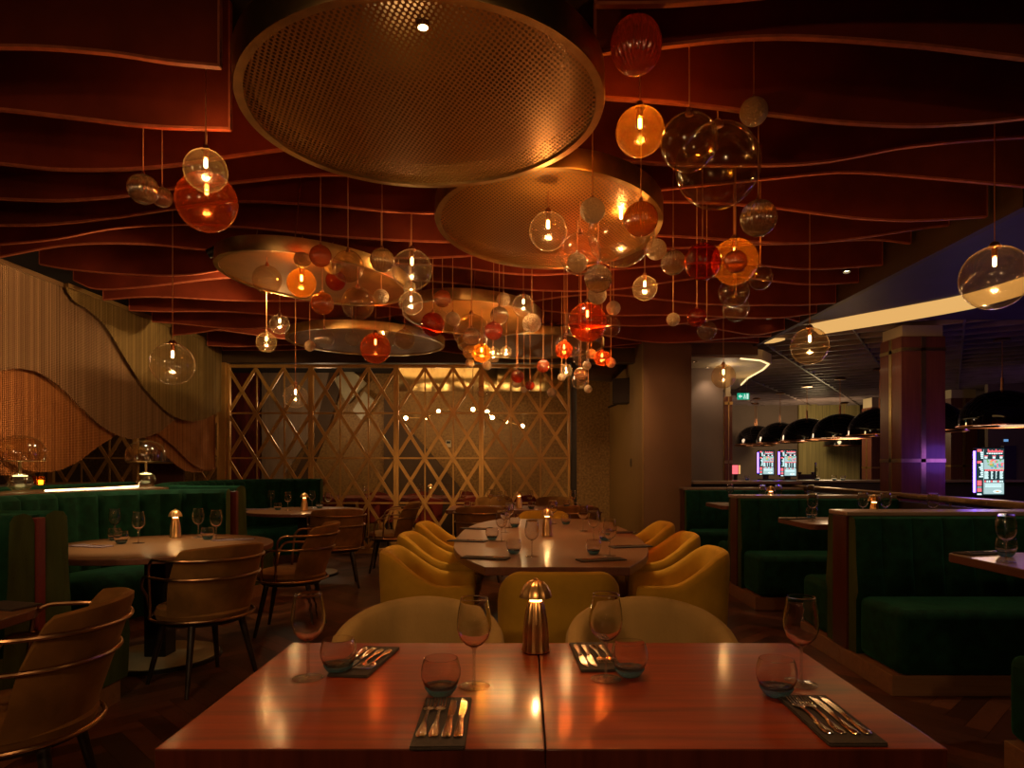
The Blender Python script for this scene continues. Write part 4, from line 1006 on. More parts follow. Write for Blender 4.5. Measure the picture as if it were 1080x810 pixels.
def screen(label, x, y, zc, w, h, stand=True):
    t = thing('menu_board', label, 'screen', (x, y, zc))
    bm = bmesh.new(); box(bm, -w/2 - 0.012, w/2 + 0.012, 0, 0.05, -h/2 - 0.012, h/2 + 0.012); obj('casing', bm, 'black_metal', t, smooth=False, bevel=0.004)
    mats = ['scr_dark', 'scr_white', 'scr_red', 'scr_green', 'scr_blue', 'scr_grey', 'scr_orange']
    bm = bmesh.new()
    def R(x0, x1, z0, z1, mi, lay=1):       # 0..1 coordinates, top = 1
        yy = -0.001 - 0.0006 * lay
        quad(bm, [(-w/2 + x0 * w, yy, -h/2 + z0 * h), (-w/2 + x1 * w, yy, -h/2 + z0 * h), (-w/2 + x1 * w, yy, -h/2 + z1 * h), (-w/2 + x0 * w, yy, -h/2 + z1 * h)], mi)
    R(0, 1, 0, 1, 0, 0)
    rnd = random.Random(5)
    R(0.245, 0.262, 0.02, 0.98, 5)
    for z0, z1, mi in ((0.93, 0.985, 2), (0.68, 0.73, 2), (0.20, 0.31, 2), (0.07, 0.14, 2), (0.0, 0.03, 1), (0.155, 0.175, 5)):
        R(0.02, 0.18, z0, z1, mi)
    z = 0.90
    while z > 0.34:
        if not (0.66 < z < 0.75): R(0.08 + rnd.random() * 0.08, 0.235, z, z + 0.028, 1)
        z -= 0.04
    # scripted red heading: a run of joined slanted strokes
    for k in range(12):
        x0 = 0.40 + k * 0.047; hh = (0.06, 0.035, 0.028, 0.045, 0.03, 0.03)[k % 6]
        R(x0, x0 + 0.040, 0.915, 0.925 + hh, 2)
    for k in range(7): R(0.36 + k * 0.085, 0.43 + k * 0.085, 0.885 - 0.01 * (3 - abs(k - 3)) / 3, 0.905, 1)
    for x0 in (0.29, 0.58, 0.84): R(x0 - .01, x0 + 0.12, 0.83, 0.85, 2); R(x0, x0 + 0.10, 0.785, 0.825, 1)
    R(0.27, 0.99, 0.545, 0.765, 5)
    for k in range(34):
        x0 = 0.28 + rnd.random() * 0.62; z0 = 0.56 + rnd.random() * 0.17; R(x0, x0 + 0.05 + rnd.random() * 0.07, z0, z0 + 0.02 + rnd.random() * 0.03, rnd.choice((3, 3, 6, 2, 4, 3)), 2 + k * 0.3)
    for k in range(8): R(0.28 + k * 0.088, 0.35 + k * 0.088, 0.515, 0.55, 2, 14)
    for x0, x1 in ((0.28, 0.44), (0.52, 0.60), (0.69, 0.745), (0.84, 0.97)):
        z = 0.49
        while z > 0.33: R(x0, x1 - rnd.random() * 0.03, z, z + 0.017, 1); z -= 0.024
    for k in range(9): R(0.28 + k * 0.078, 0.34 + k * 0.078, 0.275, 0.31, 1 if k % 3 else 2)
    R(0.27, 0.99, 0.02, 0.265, 5)
    for zz in (0.22, 0.195, 0.17): R(0.31, 0.9, zz, zz + 0.012, 1, 2)
    prismz = [(0.75 + 0.16 * math.cos(2 * PI * i / 16), 0.075 + 0.035 * math.sin(2 * PI * i / 16)) for i in range(16)]
    f = bm.faces.new([bm.verts.new((-w/2 + a * w, -0.003, -h/2 + b * h)) for a, b in prismz]); f.material_index = 1
    R(0.69, 0.81, 0.062, 0.088, 6, 4)
    obj('display', bm, mats, t, smooth=False)
    bm = bmesh.new(); box(bm, -w/2 - 0.035, -w/2 - 0.018, -0.01, 0.01, -h/2 + 0.03, h/2 - 0.03); obj('light_strip', bm, 'led_blue', t, smooth=False)
    bm = bmesh.new(); box(bm, -0.05, 0.05, 0.03, 0.06, -zc + (1.0 if stand else 0.0) , -h/2); box(bm, -0.12, 0.12, -0.06, 0.12, -zc + (1.0 if stand else 0), -zc + (1.02 if stand else 0.02)); obj('stand', bm, 'black_metal', t, smooth=False)
    return t
Yb = 12.3
screen('lit menu board on the counter, beside the small red screen', wx(808.5, Yb), Yb, wz(488, Yb), 15 * Yb / F, 25 * Yb / F)
screen('lit menu board on the counter, beside the dark chair back', wx(831.5, Yb - .1), Yb - .1, wz(488.5, Yb - .1), 16.5 * Yb / F, 27 * Yb / F)
screen('lit menu board half hidden behind the large clad column', wx(996, 11.3), 11.9, wz(488.5, 11.9), 18 * 11.9 / F, 29 * 11.9 / F)
screen('largest lit menu board with a blue light strip, beside the large column', wx(1044.5, 8.2), 8.2, wz(497.5, 8.2), 29 * 8.2 / F, 49 * 8.2 / F, stand=False)
t = thing('red_screen', 'small glowing red screen on the counter beside the slim column', 'screen', (wx(778, 12.2), 12.3, 1.0))
bm = bmesh.new(); box(bm, -0.09, 0.09, 0, 0.05, 0.1, 0.28); box(bm, -0.03, 0.03, 0.01, 0.04, 0.0, 0.1); obj('casing', bm, 'black_metal', t, smooth=False)
bm = bmesh.new(); box(bm, -0.08, 0.04, -0.004, 0, 0.11, 0.27, 0); box(bm, 0.05, 0.08, -0.004, 0, 0.11, 0.27, 1); obj('display', bm, ['scr_red', 'scr_orange'], t, smooth=False)
t = thing('counter_chair', 'dark chair back showing above the counter beside a menu board', 'chair', (wx(846, 13.2), 13.2, 0))
bm = bmesh.new(); prism(bm, rrect(-0.2, 0.2, -0.2, 0.2, 0.05), 0.70, 0.76); obj('seat', bm, 'velvet_red', t)
bm = bmesh.new()
box(bm, -0.16, 0.16, -0.22, -0.18, 0.78, 1.10); box(bm, -0.17, -0.09, -0.225, -0.175, 1.10, 1.14); box(bm, 0.09, 0.17, -0.225, -0.175, 1.10, 1.14); obj('backrest', bm, 'dark_panel', t, smooth=False, bevel=0.02)
for sx in (-1, 1):
    for sy in (-1, 1):
        bm = bmesh.new(); tube(bm, [(sx * .16, sy * .16, .7), (sx * .2, sy * .2, 0)], .015, 8); obj('leg', bm, 'chair_leg', t)
t = thing('beer_tap', 'slim dark tap standing on the counter by the yellow wall', 'tap', (wx(860, 12.4), 12.4, 1.0))
bm = bmesh.new(); tube(bm, [(0, 0, 0), (0, 0, 0.26)], 0.018, 10, r2=0.012); obj('pillar', bm, 'black_metal', t)
bm = bmesh.new(); tube(bm, [(0, 0, 0.2), (0, -0.07, 0.2), (0, -0.08, 0.15)], 0.008, 8); tube(bm, [(0, 0, 0.26), (0, 0, 0.32)], 0.012, 8, r2=0.016); obj('spout', bm, 'chrome', t)
dome = thing('dome_pendant', 'x', 'pendant lamp'); R_ = 0.54
bm = bmesh.new(); pr = [(R_, 0), (R_ * 0.995, 0.03)] + [(R_ * math.cos(a), 0.03 + R_ * 0.86 * math.sin(a)) for a in [PI / 2 * i / 14 for i in range(1, 15)]]
pr[-1] = (0.0, pr[-1][1]); inn = [(0.0, pr[-1][1] - 0.02)] + [(r - 0.015, z - 0.008) for r, z in pr[:-1][::-1]]
inn[-1] = (R_ - 0.015, 0)
lathe(bm, pr + inn, 64, closed=False); obj('shade', bm, 'black_gloss', dome)
bm = bmesh.new(); lathe(bm, [(R_ - 0.02, -0.004), (R_ + 0.006, -0.004), (R_ + 0.006, 0.012), (R_ - 0.02, 0.012)], 64, closed=True); obj('rim', bm, 'copper', dome)
bm = bmesh.new(); tube(bm, [(0, 0, 0.49), (0, 0, 0.66)], 0.02, 10); tube(bm, [(0, 0, 0.64), (0, 0, 1.2)], 0.006, 6); obj('stem', bm, 'copper', dome)
bm = bmesh.new(); lathe(bm, [(0, 1.2), (0.09, 1.2), (0.11, 1.17), (0.0, 1.165)], 24); obj('canopy', bm, 'copper', dome)
u = [False]
for x, y, lb in ((6.51, 9.3, 'biggest glossy black dome pendant, near the picture edge'), (6.40, 10.8, 'black dome pendant partly hidden by the column, on the menu board side'),
                 (6.35, 12.2, 'black dome pendant partly hidden by the column, on the booth side'), (6.29, 13.6, 'black dome pendant over the yellow wall, largest of its four'),
                 (6.17, 14.9, 'black dome pendant over the second menu board'), (6.11, 16.3, 'black dome pendant over the first menu board'), (6.02, 17.7, 'black dome pendant farthest down the row, by the slim column'),
                 (8.9, 19.0, 'low distant black dome pendant in front of yellow wall'), (6.45, 19.1, 'low distant black dome pendant just under the front row')):
    place(dome, u, (x, y, 1.80), 0, lb, 'black dome pendants over the bar')
t = thing('exit_sign', 'green exit sign with white arrow hanging beside the slim column', 'sign', (wx(784, 11.6), 11.6, wz(418, 11.6)))
bm = bmesh.new(); box(bm, -0.10, 0.10, 0, 0.02, -0.055, 0.055, 0); obj('casing', bm, 'exit_green', t, smooth=False)
bm = bmesh.new()
bm.faces.new([bm.verts.new(p) for p in ((-0.085, -0.003, 0.0), (-0.05, -0.003, -0.035), (-0.05, -0.003, 0.035))])
quad(bm, [(-0.05, -0.003, -0.012), (-0.02, -0.003, -0.012), (-0.02, -0.003, 0.012), (-0.05, -0.003, 0.012)])
quad(bm, [(0.055, -0.003, -0.045), (0.085, -0.003, -0.045), (0.085, -0.003, 0.045), (0.055, -0.003, 0.045)])
for a, b, c, d in ((0.012, -0.005, 0.028, 0.025), (0.0, -0.04, 0.012, -0.005), (0.025, -0.04, 0.04, -0.005), (0.015, 0.028, 0.028, 0.042), (0.028, 0.008, 0.045, 0.016)):
    quad(bm, [(a, -0.003, b), (c, -0.003, b), (c, -0.003, d), (a, -0.003, d)])
obj('pictogram', bm, 'exit_white', t, smooth=False)
bm = bmesh.new(); tube(bm, [(-0.06, 0.01, 0.05), (-0.06, 0.01, 0.52)], 0.003, 5); tube(bm, [(0.06, 0.01, 0.05), (0.06, 0.01, 0.52)], 0.003, 5); obj('hanger', bm, 'chrome', t)
t = thing('blue_sign', 'tiny blue lit sign above the doorway panel', 'sign', (wx(1061, 13.9), 13.9, wz(464.5, 13.9)))
bm = bmesh.new(); box(bm, -0.05, 0.05, 0, 0.02, -0.028, 0.028); obj('casing', bm, 'black_metal', t, smooth=False)
bm = bmesh.new(); box(bm, -0.045, 0.045, -0.004, 0.0, -0.024, 0.024); obj('panel', bm, 'scr_blue', t, smooth=False)

# niche with bottles behind the curtain hem
YN = 9.35
t = thing('arched_niche', 'arched bottle niche glowing below the bead curtain hem', 'niche', (wx(168, YN), YN, 0))
cx0 = t.location[0]
arch = [(-0.05 + 0.0, 0)]
def archpts(w, zt, zb): return [(-w, zb)] + [(-w * math.cos(a), zt - w * 0.55 + w * 0.55 * math.sin(a)) for a in [PI * i / 18 for i in range(19)]] + [(w, zb)]
def arch_mesh(w, zt, zb, y0, y1, mat, name, par):
    p = archpts(w, zt, zb); bm = bmesh.new(); a = [bm.verts.new((x, y0, z)) for x, z in p]; b = [bm.verts.new((x, y1, z)) for x, z in p]
    bm.faces.new(a); bm.faces.new(b[::-1])
    for i in range(len(p)): bm.faces.new((a[i], b[i], b[(i + 1) % len(p)], a[(i + 1) % len(p)]))
    return obj(name, bm, mat, par, smooth=False)
arch_mesh(0.30, wz(462, YN), 1.0, 0.06, 0.10, 'booth_edge', 'outer_board', t)
arch_mesh(0.20, wz(466, YN), 1.2, 0.03, 0.058, 'panel_red', 'inner_board', t)
bm = bmesh.new(); box(bm, -0.36, 0.36, -0.14, 0.06, wz(487.5, YN) - 0.02, wz(487.5, YN)); obj('shelf', bm, 'brass_brushed', t, smooth=False)
zs_ = wz(487.5, YN)
def bottle(x, y, z, s, mat, label):
    t = thing('bottle', label, 'bottle', (x, y, z), 0, 'bottles in the arched niche')
    bm = bmesh.new(); lathe(bm, [(0, 0), (0.03*s, 0), (0.033*s, 0.01*s), (0.033*s, 0.12*s), (0.012*s, 0.16*s), (0.011*s, 0.21*s), (0, 0.21*s)], 20); obj('body', bm, mat, t)
    bm = bmesh.new(); lathe(bm, [(0, 0.211*s), (0.014*s, 0.211*s), (0.014*s, 0.23*s), (0, 0.232*s)], 12); obj('cap', bm, 'black_metal', t)
for i, (px, s, m, lb) in enumerate(((160, 0.9, 'bottle_brown', 'dark bottle standing first on the niche shelf'), (166, 0.75, 'bottle_clear', 'short clear bottle on the niche shelf'), (172, 1.0, 'bottle_blue', 'bright blue bottle on the niche shelf'), (177, 0.9, 'bottle_clear', 'clear bottle beside the blue one on the niche shelf'), (183, 0.8, 'bottle_brown', 'brown bottle at the end of the niche shelf'), (155, 0.85, 'bottle_clear', 'clear bottle at the lamp end of the niche shelf'))):
    bottle(wx(px, YN - 0.06), YN - 0.06, zs_, s, m, lb)
# ================================================================== TABLEWARE
def make_wine(near):
    t = thing('wine_glass', 'x', 'wine glass'); g = 'wine_glass' if near else 'wine_thin'; n = 40 if near else 20
    bm = bmesh.new()
    outp = [(0.0, 0.094), (0.010, 0.095), (0.022, 0.102), (0.034, 0.116), (0.0405, 0.135), (0.0415, 0.152), (0.039, 0.175), (0.0345, 0.198), (0.0325, 0.2105), (0.0328, 0.2115), (0.0324, 0.2123), (0.0318, 0.2118), (0.0318, 0.2108)]
    if near:
        inp = [(0.0333, 0.198), (0.0378, 0.175), (0.0402, 0.152), (0.0392, 0.1355), (0.0327, 0.1175), (0.021, 0.1045), (0.010, 0.0985), (0.0, 0.0975)]
        lathe(bm, outp + inp, n)
    else: lathe(bm, outp, n)
    obj('bowl', bm, 'wine_real' if near else g, t)
    bm = bmesh.new(); lathe(bm, [(0, 0.004), (0.007, 0.005), (0.0042, 0.012), (0.0034, 0.03), (0.0032, 0.07), (0.0045, 0.088), (0.009, 0.0945), (0, 0.0945)], 16 if near else 8); obj('stem', bm, 'wine_stem' if near else g, t)
    bm = bmesh.new(); lathe(bm, [(0, 0.0005), (0.037, 0.0005), (0.038, 0.0015), (0.036, 0.0025), (0.02, 0.004), (0.0085, 0.006), (0, 0.0065)], n); obj('foot', bm, 'wine_stem' if near else g, t)
    return t
def make_tumbler(near):
    t = thing('tumbler', 'x', 'tumbler'); n = 40 if near else 20
    bm = bmesh.new()
    outp = [(0.030, 0.0165), (0.040, 0.028), (0.0455, 0.045), (0.0455, 0.060), (0.042, 0.075), (0.0385, 0.085)]
    if near: lathe(bm, [(0.0, 0.0165)] + outp + [(0.0372, 0.0855), (0.0405, 0.075), (0.0438, 0.060), (0.0438, 0.045), (0.0385, 0.0295), (0.028, 0.0205), (0.0, 0.0195)], n)
    else: lathe(bm, outp, n)
    obj('cup', bm, 'wine_real' if near else 'wine_thin', t)
    bm = bmesh.new(); lathe(bm, [(0.0, 0.0005), (0.022, 0.0005), (0.027, 0.004), (0.0335, 0.0125), (0.038, 0.0205), (0.030, 0.0165), (0.015, 0.0145), (0.0, 0.0145)], n); obj('blue_base', bm, 'tumbler_blue' if near else 'tumbler_base', t)
    return t
def make_lamp():
    t = thing('table_lamp', 'x', 'lamp')
    bm = bmesh.new(); n = 48; ribs = 16
    prof = [(0.0, 0.0), (0.034, 0.0), (0.0405, 0.003), (0.0405, 0.008), (0.038, 0.014), (0.037, 0.05), (0.034, 0.085), (0.029, 0.115), (0.024, 0.135), (0.0205, 0.143), (0.0, 0.144)]
    lathe(bm, prof, 64, rib=-0.05, ribn=ribs); obj('fluted_body', bm, 'bronze_lamp', t)
    bm = bmesh.new(); lathe(bm, [(0.0, 0.1446), (0.0175, 0.1446), (0.0175, 0.147), (0.0, 0.1475)], 24); obj('light_disc', bm, 'lamp_emit', t)
    bm = bmesh.new(); tube(bm, [(0, 0, 0.146), (0, 0, 0.198)], 0.0025, 8); obj('stem', bm, 'bronze_lamp', t)
    bm = bmesh.new(); lathe(bm, [(0.0465, 0.154), (0.046, 0.160), (0.042, 0.172), (0.034, 0.187), (0.022, 0.198), (0.008, 0.203), (0.0, 0.2035), (0.0, 0.2015), (0.020, 0.196), (0.032, 0.185), (0.040, 0.171), (0.0445, 0.156)], 96, rib=-0.06, ribn=12)
    obj('shade', bm, 'bronze_lamp', t)
    bm = bmesh.new(); lathe(bm, [(0, 0.2), (0.006, 0.202), (0.006, 0.207), (0, 0.209)], 16); obj('finial', bm, 'bronze_lamp', t)
    return t
def bowlish(bm, pts, th=0.0012, z0=0.0):
    """flat cutlery blank: pts = [(y, halfwidth, z)] """
    rows = []
    for y, hw, z in pts:
        rows.append([bm.verts.new((-hw, y, z + z0)), bm.verts.new((0, y, z + z0 + th * 1.6)), bm.verts.new((hw, y, z + z0)), bm.verts.new((0, y, z + z0 - th * 0.4))])
    for A, B in zip(rows[:-1], rows[1:]):
        for k in range(4): bm.faces.new((A[k], A[(k + 1) % 4], B[(k + 1) % 4], B[k]))
    bm.faces.new(rows[0]); bm.faces.new(rows[-1][::-1])
def make_fork():
    t = thing('fork', 'x', 'fork')
    bm = bmesh.new(); bowlish(bm, [(-0.105, 0.002, 0.002), (-0.102, 0.008, 0.002), (-0.09, 0.0105, 0.002), (-0.07, 0.009, 0.002), (-0.03, 0.004, 0.005), (0.015, 0.003, 0.006), (0.030, 0.004, 0.005)], 0.0016); obj('handle', bm, 'chrome', t)
    bm = bmesh.new()
    bowlish(bm, [(0.028, 0.004, 0.005), (0.036, 0.0105, 0.004), (0.048, 0.012, 0.003), (0.054, 0.012, 0.003)], 0.0012)
    for k in range(4):
        x = -0.0102 + k * 0.0068
        tube(bm, [(x, 0.052, 0.0035), (x, 0.075, 0.004), (x * 0.95, 0.096, 0.008)], 0.0017, 6, r2=0.0008)
    obj('tines', bm, 'chrome', t); return t
def make_knife():
    t = thing('knife', 'x', 'knife')
    bm = bmesh.new(); bowlish(bm, [(-0.11, 0.002, 0.003), (-0.107, 0.008, 0.003), (-0.09, 0.0095, 0.003), (-0.05, 0.0075, 0.003), (-0.01, 0.0055, 0.003), (0.0, 0.006, 0.003)], 0.002); obj('handle', bm, 'chrome', t)
    bm = bmesh.new(); rows = []
    for y, a, b in ((0.0, -0.005, 0.005), (0.01, -0.006, 0.008), (0.05, -0.006, 0.010), (0.085, -0.006, 0.008), (0.105, -0.005, 0.000), (0.108, -0.005, -0.003)):
        rows.append([bm.verts.new((a, y, 0.0035)), bm.verts.new((b, y, 0.0025)), bm.verts.new((b, y, 0.0020)), bm.verts.new((a, y, 0.0015))])
    for A, B in zip(rows[:-1], rows[1:]):
        for k in range(4): bm.faces.new((A[k], A[(k + 1) % 4], B[(k + 1) % 4], B[k]))
    bm.faces.new(rows[0]); bm.faces.new(rows[-1][::-1]); obj('blade', bm, 'chrome', t); return t
def make_napkin(mat='napkin', w=0.052, l=0.135):
    t = bmesh.new(); prism(t, rrect(-w, w, -l, l, 0.004, 2), 0.0005, 0.0045); box(t, -w + .001, w - .001, -l + .002, l - .002, 0.0045, 0.0075)
    return obj('folded_napkin', t, mat, None, smooth=False, bevel=0.0008)
ZT = 0.7502
wn, wf, tn, tf, lp, fk, kn = make_wine(True), make_wine(True), make_tumbler(True), make_tumbler(True), make_lamp(), make_fork(), make_knife()
U = {k: [False] for k in ('wn', 'wf', 'tn', 'tf', 'lp', 'fk', 'kn')}
# the mahogany table
for px, py, lb in ((325, 715.5, 'large wine glass on mahogany table nearest the tub chairs'), (500, 724, 'large wine glass in front of the beige armchair, beside the blue tumbler with forks below'),
                   (639, 716.5, 'large wine glass just across the table seam from the brass lamp'), (845, 722, 'large wine glass on the mahogany table nearest the green booths')):
    x, y = on_table(px, py); place(wn, U['wn'], (x, y, ZT), 0, lb, 'wine glasses on the mahogany table')
for px, py, lb in ((357, 709, 'blue-based tumbler on mahogany table over the far napkin, away from the seam'), (465, 733, 'blue-based tumbler on mahogany table directly above the near forks'),
                   (664, 713, 'blue-based tumbler beside the wine glass just past the seam'), (819, 734, 'blue-based tumbler on mahogany table nearest the green booths')):
    x, y = on_table(px, py); place(tn, U['tn'], (x, y, ZT), 0, lb, 'tumblers on the mahogany table')
x, y = on_table(565, 687); place(lp, U['lp'], (x, y, ZT), 0.1, 'brass fluted mushroom lamp on the mahogany table seam')
LAMPS = [(x, y, ZT)]
def setting(cx, cy, rot, where, z=ZT, n=(2, 2), mat='napkin', cut=True, w=0.052):
    nk = make_napkin(mat, w); nk.location = (cx, cy, z); nk.rotation_euler[2] = rot
    tag(nk, 'dark folded napkin ' + where, 'napkin', 'folded napkins under cutlery')
    if not cut: return
    items = [('f', -0.036), ('f', -0.0115), ('k', 0.0135), ('k', 0.036)]
    for i, (kd, dx) in enumerate(items):
        px, py = cx + math.cos(rot) * dx - math.sin(rot) * 0.01, cy + math.sin(rot) * dx + math.cos(rot) * 0.01
        side = ('outer', 'inner', 'inner', 'outer')[i]
        if kd == 'f': place(fk, U['fk'], (px, py, z + 0.0078), rot, side + ' steel fork on the napkin ' + where, 'forks on napkins')
        else: place(kn, U['kn'], (px, py, z + 0.0078), rot, side + ' steel knife on the napkin ' + where, 'knives on napkins')
setting(-0.166, 1.40, 0.03, 'below the tumbler near the table front edge')
setting(0.628, 1.415, -0.0, 'near the table corner by the booths', w=0.056)
setting(-0.425, 1.83, PI - 0.12, 'at the far edge behind a tumbler, tub chair side')
setting(0.19, 1.875, PI + 0.05, 'at the far edge beside the brass lamp')
# far tableware
def far_set(lst, G_, zt=0.7502, zz=0.75):
    for kind, px, py, lb in lst:
        x, y = on_table(px, py, zz)
        if kind == 'w': place(wf, U['wf'], (x, y, zt), 0, lb, 'wine glasses ' + G_)
        elif kind == 't': place(tf, U['tf'], (x, y, zt), 0, lb, 'tumblers ' + G_)
        elif kind == 'l': place(lp, U['lp'], (x, y, zt), 0.3, lb); LAMPS.append((x, y, zt))
        elif kind == 'n':
            nk = make_napkin('napkin_mauve' if 'round' in G_ else 'napkin', 0.05); nk.location = (x, y, zt); nk.rotation_euler[2] = 1.3 if px < 150 or 400 < px < 560 else -1.3
            tag(nk, lb, 'napkin', 'folded napkins ' + G_)
            q = copy_tree(kn); q.location = (x, y, zt + 0.0078); q.rotation_euler = (0, 0, nk.rotation_euler[2]); q['label'] = lb.replace('folded napkin', 'steel knife on the napkin'); q['group'] = 'knives ' + G_
far_set((('w', 121, 567.5, 'wine glass on the lit round table, nearest the corner banquette'), ('w', 146, 573, 'wine glass on the lit round table, between tumbler and lamp'),
         ('w', 209, 567.0, 'wine glass on the lit round table, just past the lamp'), ('w', 228, 570.0, 'wine glass on the lit round table, farthest past the lamp'),
         ('t', 128, 573.5, 'tumbler on the lit round table, tucked between two wine glasses before lamp'), ('t', 219, 569, 'tumbler on the lit round table, tucked between two wine glasses after lamp'),
         ('t', 121, 570, 'tumbler on the lit round table, behind the tucked tumbler before lamp'),
         ('l', 185, 567, 'glowing brass mushroom lamp on the lit round table'),
         ('n', 96, 576.5, 'mauve folded napkin on the lit round table near the divider'), ('n', 247, 569.5, 'mauve folded napkin on the lit round table, banquette side')), 'on the lit round table')
far_set((('w', 286, 536, 'wine glass on the second round table, first from the red strip'), ('w', 303.5, 538.3, 'wine glass on the second round table, beside the tumbler'), ('w', 329, 536, 'wine glass on second round table just past the lamp'),
         ('w', 346, 538, 'wine glass on second round table, closest to the lattice chair'), ('t', 293, 538, 'tumbler on second round table between two wine glasses'), ('t', 337, 536, 'tumbler on second round table past the lamp'),
         ('l', 321, 538.5, 'glowing brass lamp on the second round table by the lattice'), ('n', 270, 537.5, 'mauve folded napkin on the second round table')), 'on the second round table')
far_set((('w', 561, 587, 'wine glass standing first on the long table, in front of its lamp'), ('t', 542, 584, 'blue tumbler standing first on the long table'), ('t', 519, 569.5, 'blue tumbler on the long table by the middle aisle-side chair'),
         ('w', 529, 571, 'wine glass on long table behind the blue tumbler of the middle setting'), ('w', 533, 562, 'wine glass on long table in the aisle-side glass cluster, front'), ('w', 537, 556.5, 'wine glass on long table in the aisle-side glass cluster, back'),
         ('t', 543, 556, 'blue tumbler on long table in the aisle-side glass cluster'), ('w', 643, 586, 'wine glass on long table, booth side, first from the camera'), ('t', 626, 584.5, 'blue tumbler on long table, booth side, first from camera'),
         ('w', 626, 571, 'wine glass on long table, booth side, second from camera'), ('t', 638, 570, 'blue tumbler on long table, booth side, behind the first wine glass'), ('w', 615, 560, 'wine glass on long table, booth side, third from camera'),
         ('t', 597, 553, 'blue tumbler on long table near its far end'), ('w', 583, 552.5, 'wine glass on long table behind the lamp near far end'),
         ('l', 577, 565.5, 'glowing brass lamp in the middle of the long table'),
         ('n', 512, 589, 'dark folded napkin on long table, first on the aisle side'), ('n', 493, 571, 'dark folded napkin on long table, middle of the aisle side'), ('n', 503, 558, 'dark folded napkin on long table, third on the aisle side'),
         ('n', 634, 591, 'dark folded napkin on long table, first on the booth side'), ('n', 665, 577, 'dark folded napkin on long table, middle of the booth side'), ('n', 652, 562, 'dark folded napkin on long table, third on the booth side')), 'on the long table')
far_set((('w', 488, 535.5, 'wine glass at the aisle end of the reddish far table'), ('t', 493, 536, 'tumbler at the aisle end of the reddish far table'), ('w', 517, 533.5, 'wine glass on the reddish far table before the lamp, back row'), ('w', 535, 535, 'wine glass on the reddish far table just before the lamp'),
         ('w', 559, 535.5, 'wine glass on the reddish far table just past the lamp'), ('t', 560.5, 536.8, 'tumbler on the reddish far table just past the lamp'), ('t', 583, 536, 'tumbler on reddish far table toward the black post'), ('t', 597.5, 534.5, 'tumbler at the black post end of the reddish far table'), ('w', 604, 535, 'wine glass at the black post end of the reddish far table'),
         ('l', 547.5, 536, 'glowing brass lamp on the reddish far table'), ('w', 527, 536.5, 'wine glass on the reddish far table, front row before the lamp')), 'on the far table')
# booths (table top at 0.76)
far_set((('w', 1061, 593, 'wine glass on the closest booth table'), ('t', 1061, 587, 'tumbler on the closest booth table, behind its wine glass'), ('n', 1037, 584, 'dark folded napkin on the closest booth table'),
         ('w', 857, 549.5, 'wine glass on the middle booth table corner'), ('t', 856, 546.8, 'tumbler on the middle booth table behind the corner wine glass'), ('n', 841, 547.5, 'dark folded napkin on the middle booth table'),
         ('w', 910, 548, 'wine glass showing over partition, before the booth lamp'), ('w', 934, 548, 'wine glass showing over partition, just past the booth lamp'), ('w', 984, 549, 'wine glass showing over the partition, apart from the booth lamp'),
         ('t', 972, 549, 'tumbler behind the partition near the lone wine glass'), ('l', 922, 550, 'glowing amber lamp showing over the closest partition'),
         ('w', 770, 530, 'wine glass on the farthest booth table, alone'), ('w', 804, 532, 'wine glass showing over the middle partition before the small lamp'), ('w', 821, 532, 'wine glass showing over the middle partition after the small lamp'),
         ('w', 855, 531.5, 'wine glass showing over the middle partition above the corner wine glass'), ('l', 813, 533, 'glowing amber lamp showing over the middle partition')), 'in the booths', 0.8502, 0.85)
# private room
for px, lb in ((437, 'wine glass on the private room table, by the middle post'), (443, 'wine glass on the private room table beside its candle'), (466, 'wine glass on the private room table past its candle'), (385, 'wine glass on private room table nearest the plank panels'), (472, 'wine glass on private room table under the thermostat')):
    place(wf, U['wf'], (wx(px, 11.0), 11.0, 0.7602), 0, lb, 'wine glasses behind the lattice')
place(lp, U['lp'], (wx(454, 11.1), 11.1, 0.7602), 0, 'glowing lamp behind the lattice on the dark red table')
LAMPS.append((wx(454, 11.1), 11.1, .76))
x = on_table(8, 640)
nk = make_napkin('napkin', 0.06, 0.1); nk.location = (x[0], x[1], 0.7502); nk.rotation_euler[2] = 1.3; tag(nk, 'dark folded napkin on the small corner table', 'napkin')
# countertop bits behind
for px, lb in ((862, 'small glass on the bar counter beside the tap'), (880, 'small glass on the bar counter under the pale column'), (889, 'second small glass beside the one under the pale column'), (788, 'small glass on the bar counter beside the red screen')):
    place(tf, U['tf'], (wx(px, 12.2), 12.2, 1.0002), 0, lb, 'small glasses on the bar counter')

# glass dome lamps on the ledge
def make_dome_lamp():
    t = thing('glass_dome_lamp', 'x', 'lamp')
    bm = bmesh.new(); lathe(bm, [(0.0, 0.0)] + [(0.085 * math.sin(a), 0.07 - 0.07 * math.cos(a)) for a in [PI * (0.12 + 0.80 * i / 14) for i in range(15)]], 40); obj('glass_base', bm, 'g_smoke', t)
    bm = bmesh.new(); lathe(bm, [(0, 0.118), (0.048, 0.118), (0.05, 0.125), (0.0, 0.128)], 32); obj('light_disc', bm, 'lamp_green', t)
    bm = bmesh.new(); tube(bm, [(0, 0, 0.126), (0, 0, 0.235)], 0.011, 12); obj('stem', bm, 'brass_brushed', t)
    bm = bmesh.new(); lathe(bm, [(0, 0.234), (0.165, 0.234), (0.168, 0.238), (0.0, 0.242)], 48); obj('tray', bm, 'brass_brushed', t)
    bm = bmesh.new(); lathe(bm, [(0.165, 0.242), (0.172, 0.29), (0.165, 0.34), (0.14, 0.385), (0.10, 0.415), (0.05, 0.432), (0.0, 0.436)], 48); obj('glass_dome', bm, 'g_smoke', t)
    return t
dl = make_dome_lamp(); u = [False]
place(dl, u, (-3.56, 6.42, 1.0705), 0, 'glass dome lamp on the ledge, near the bottle niche')
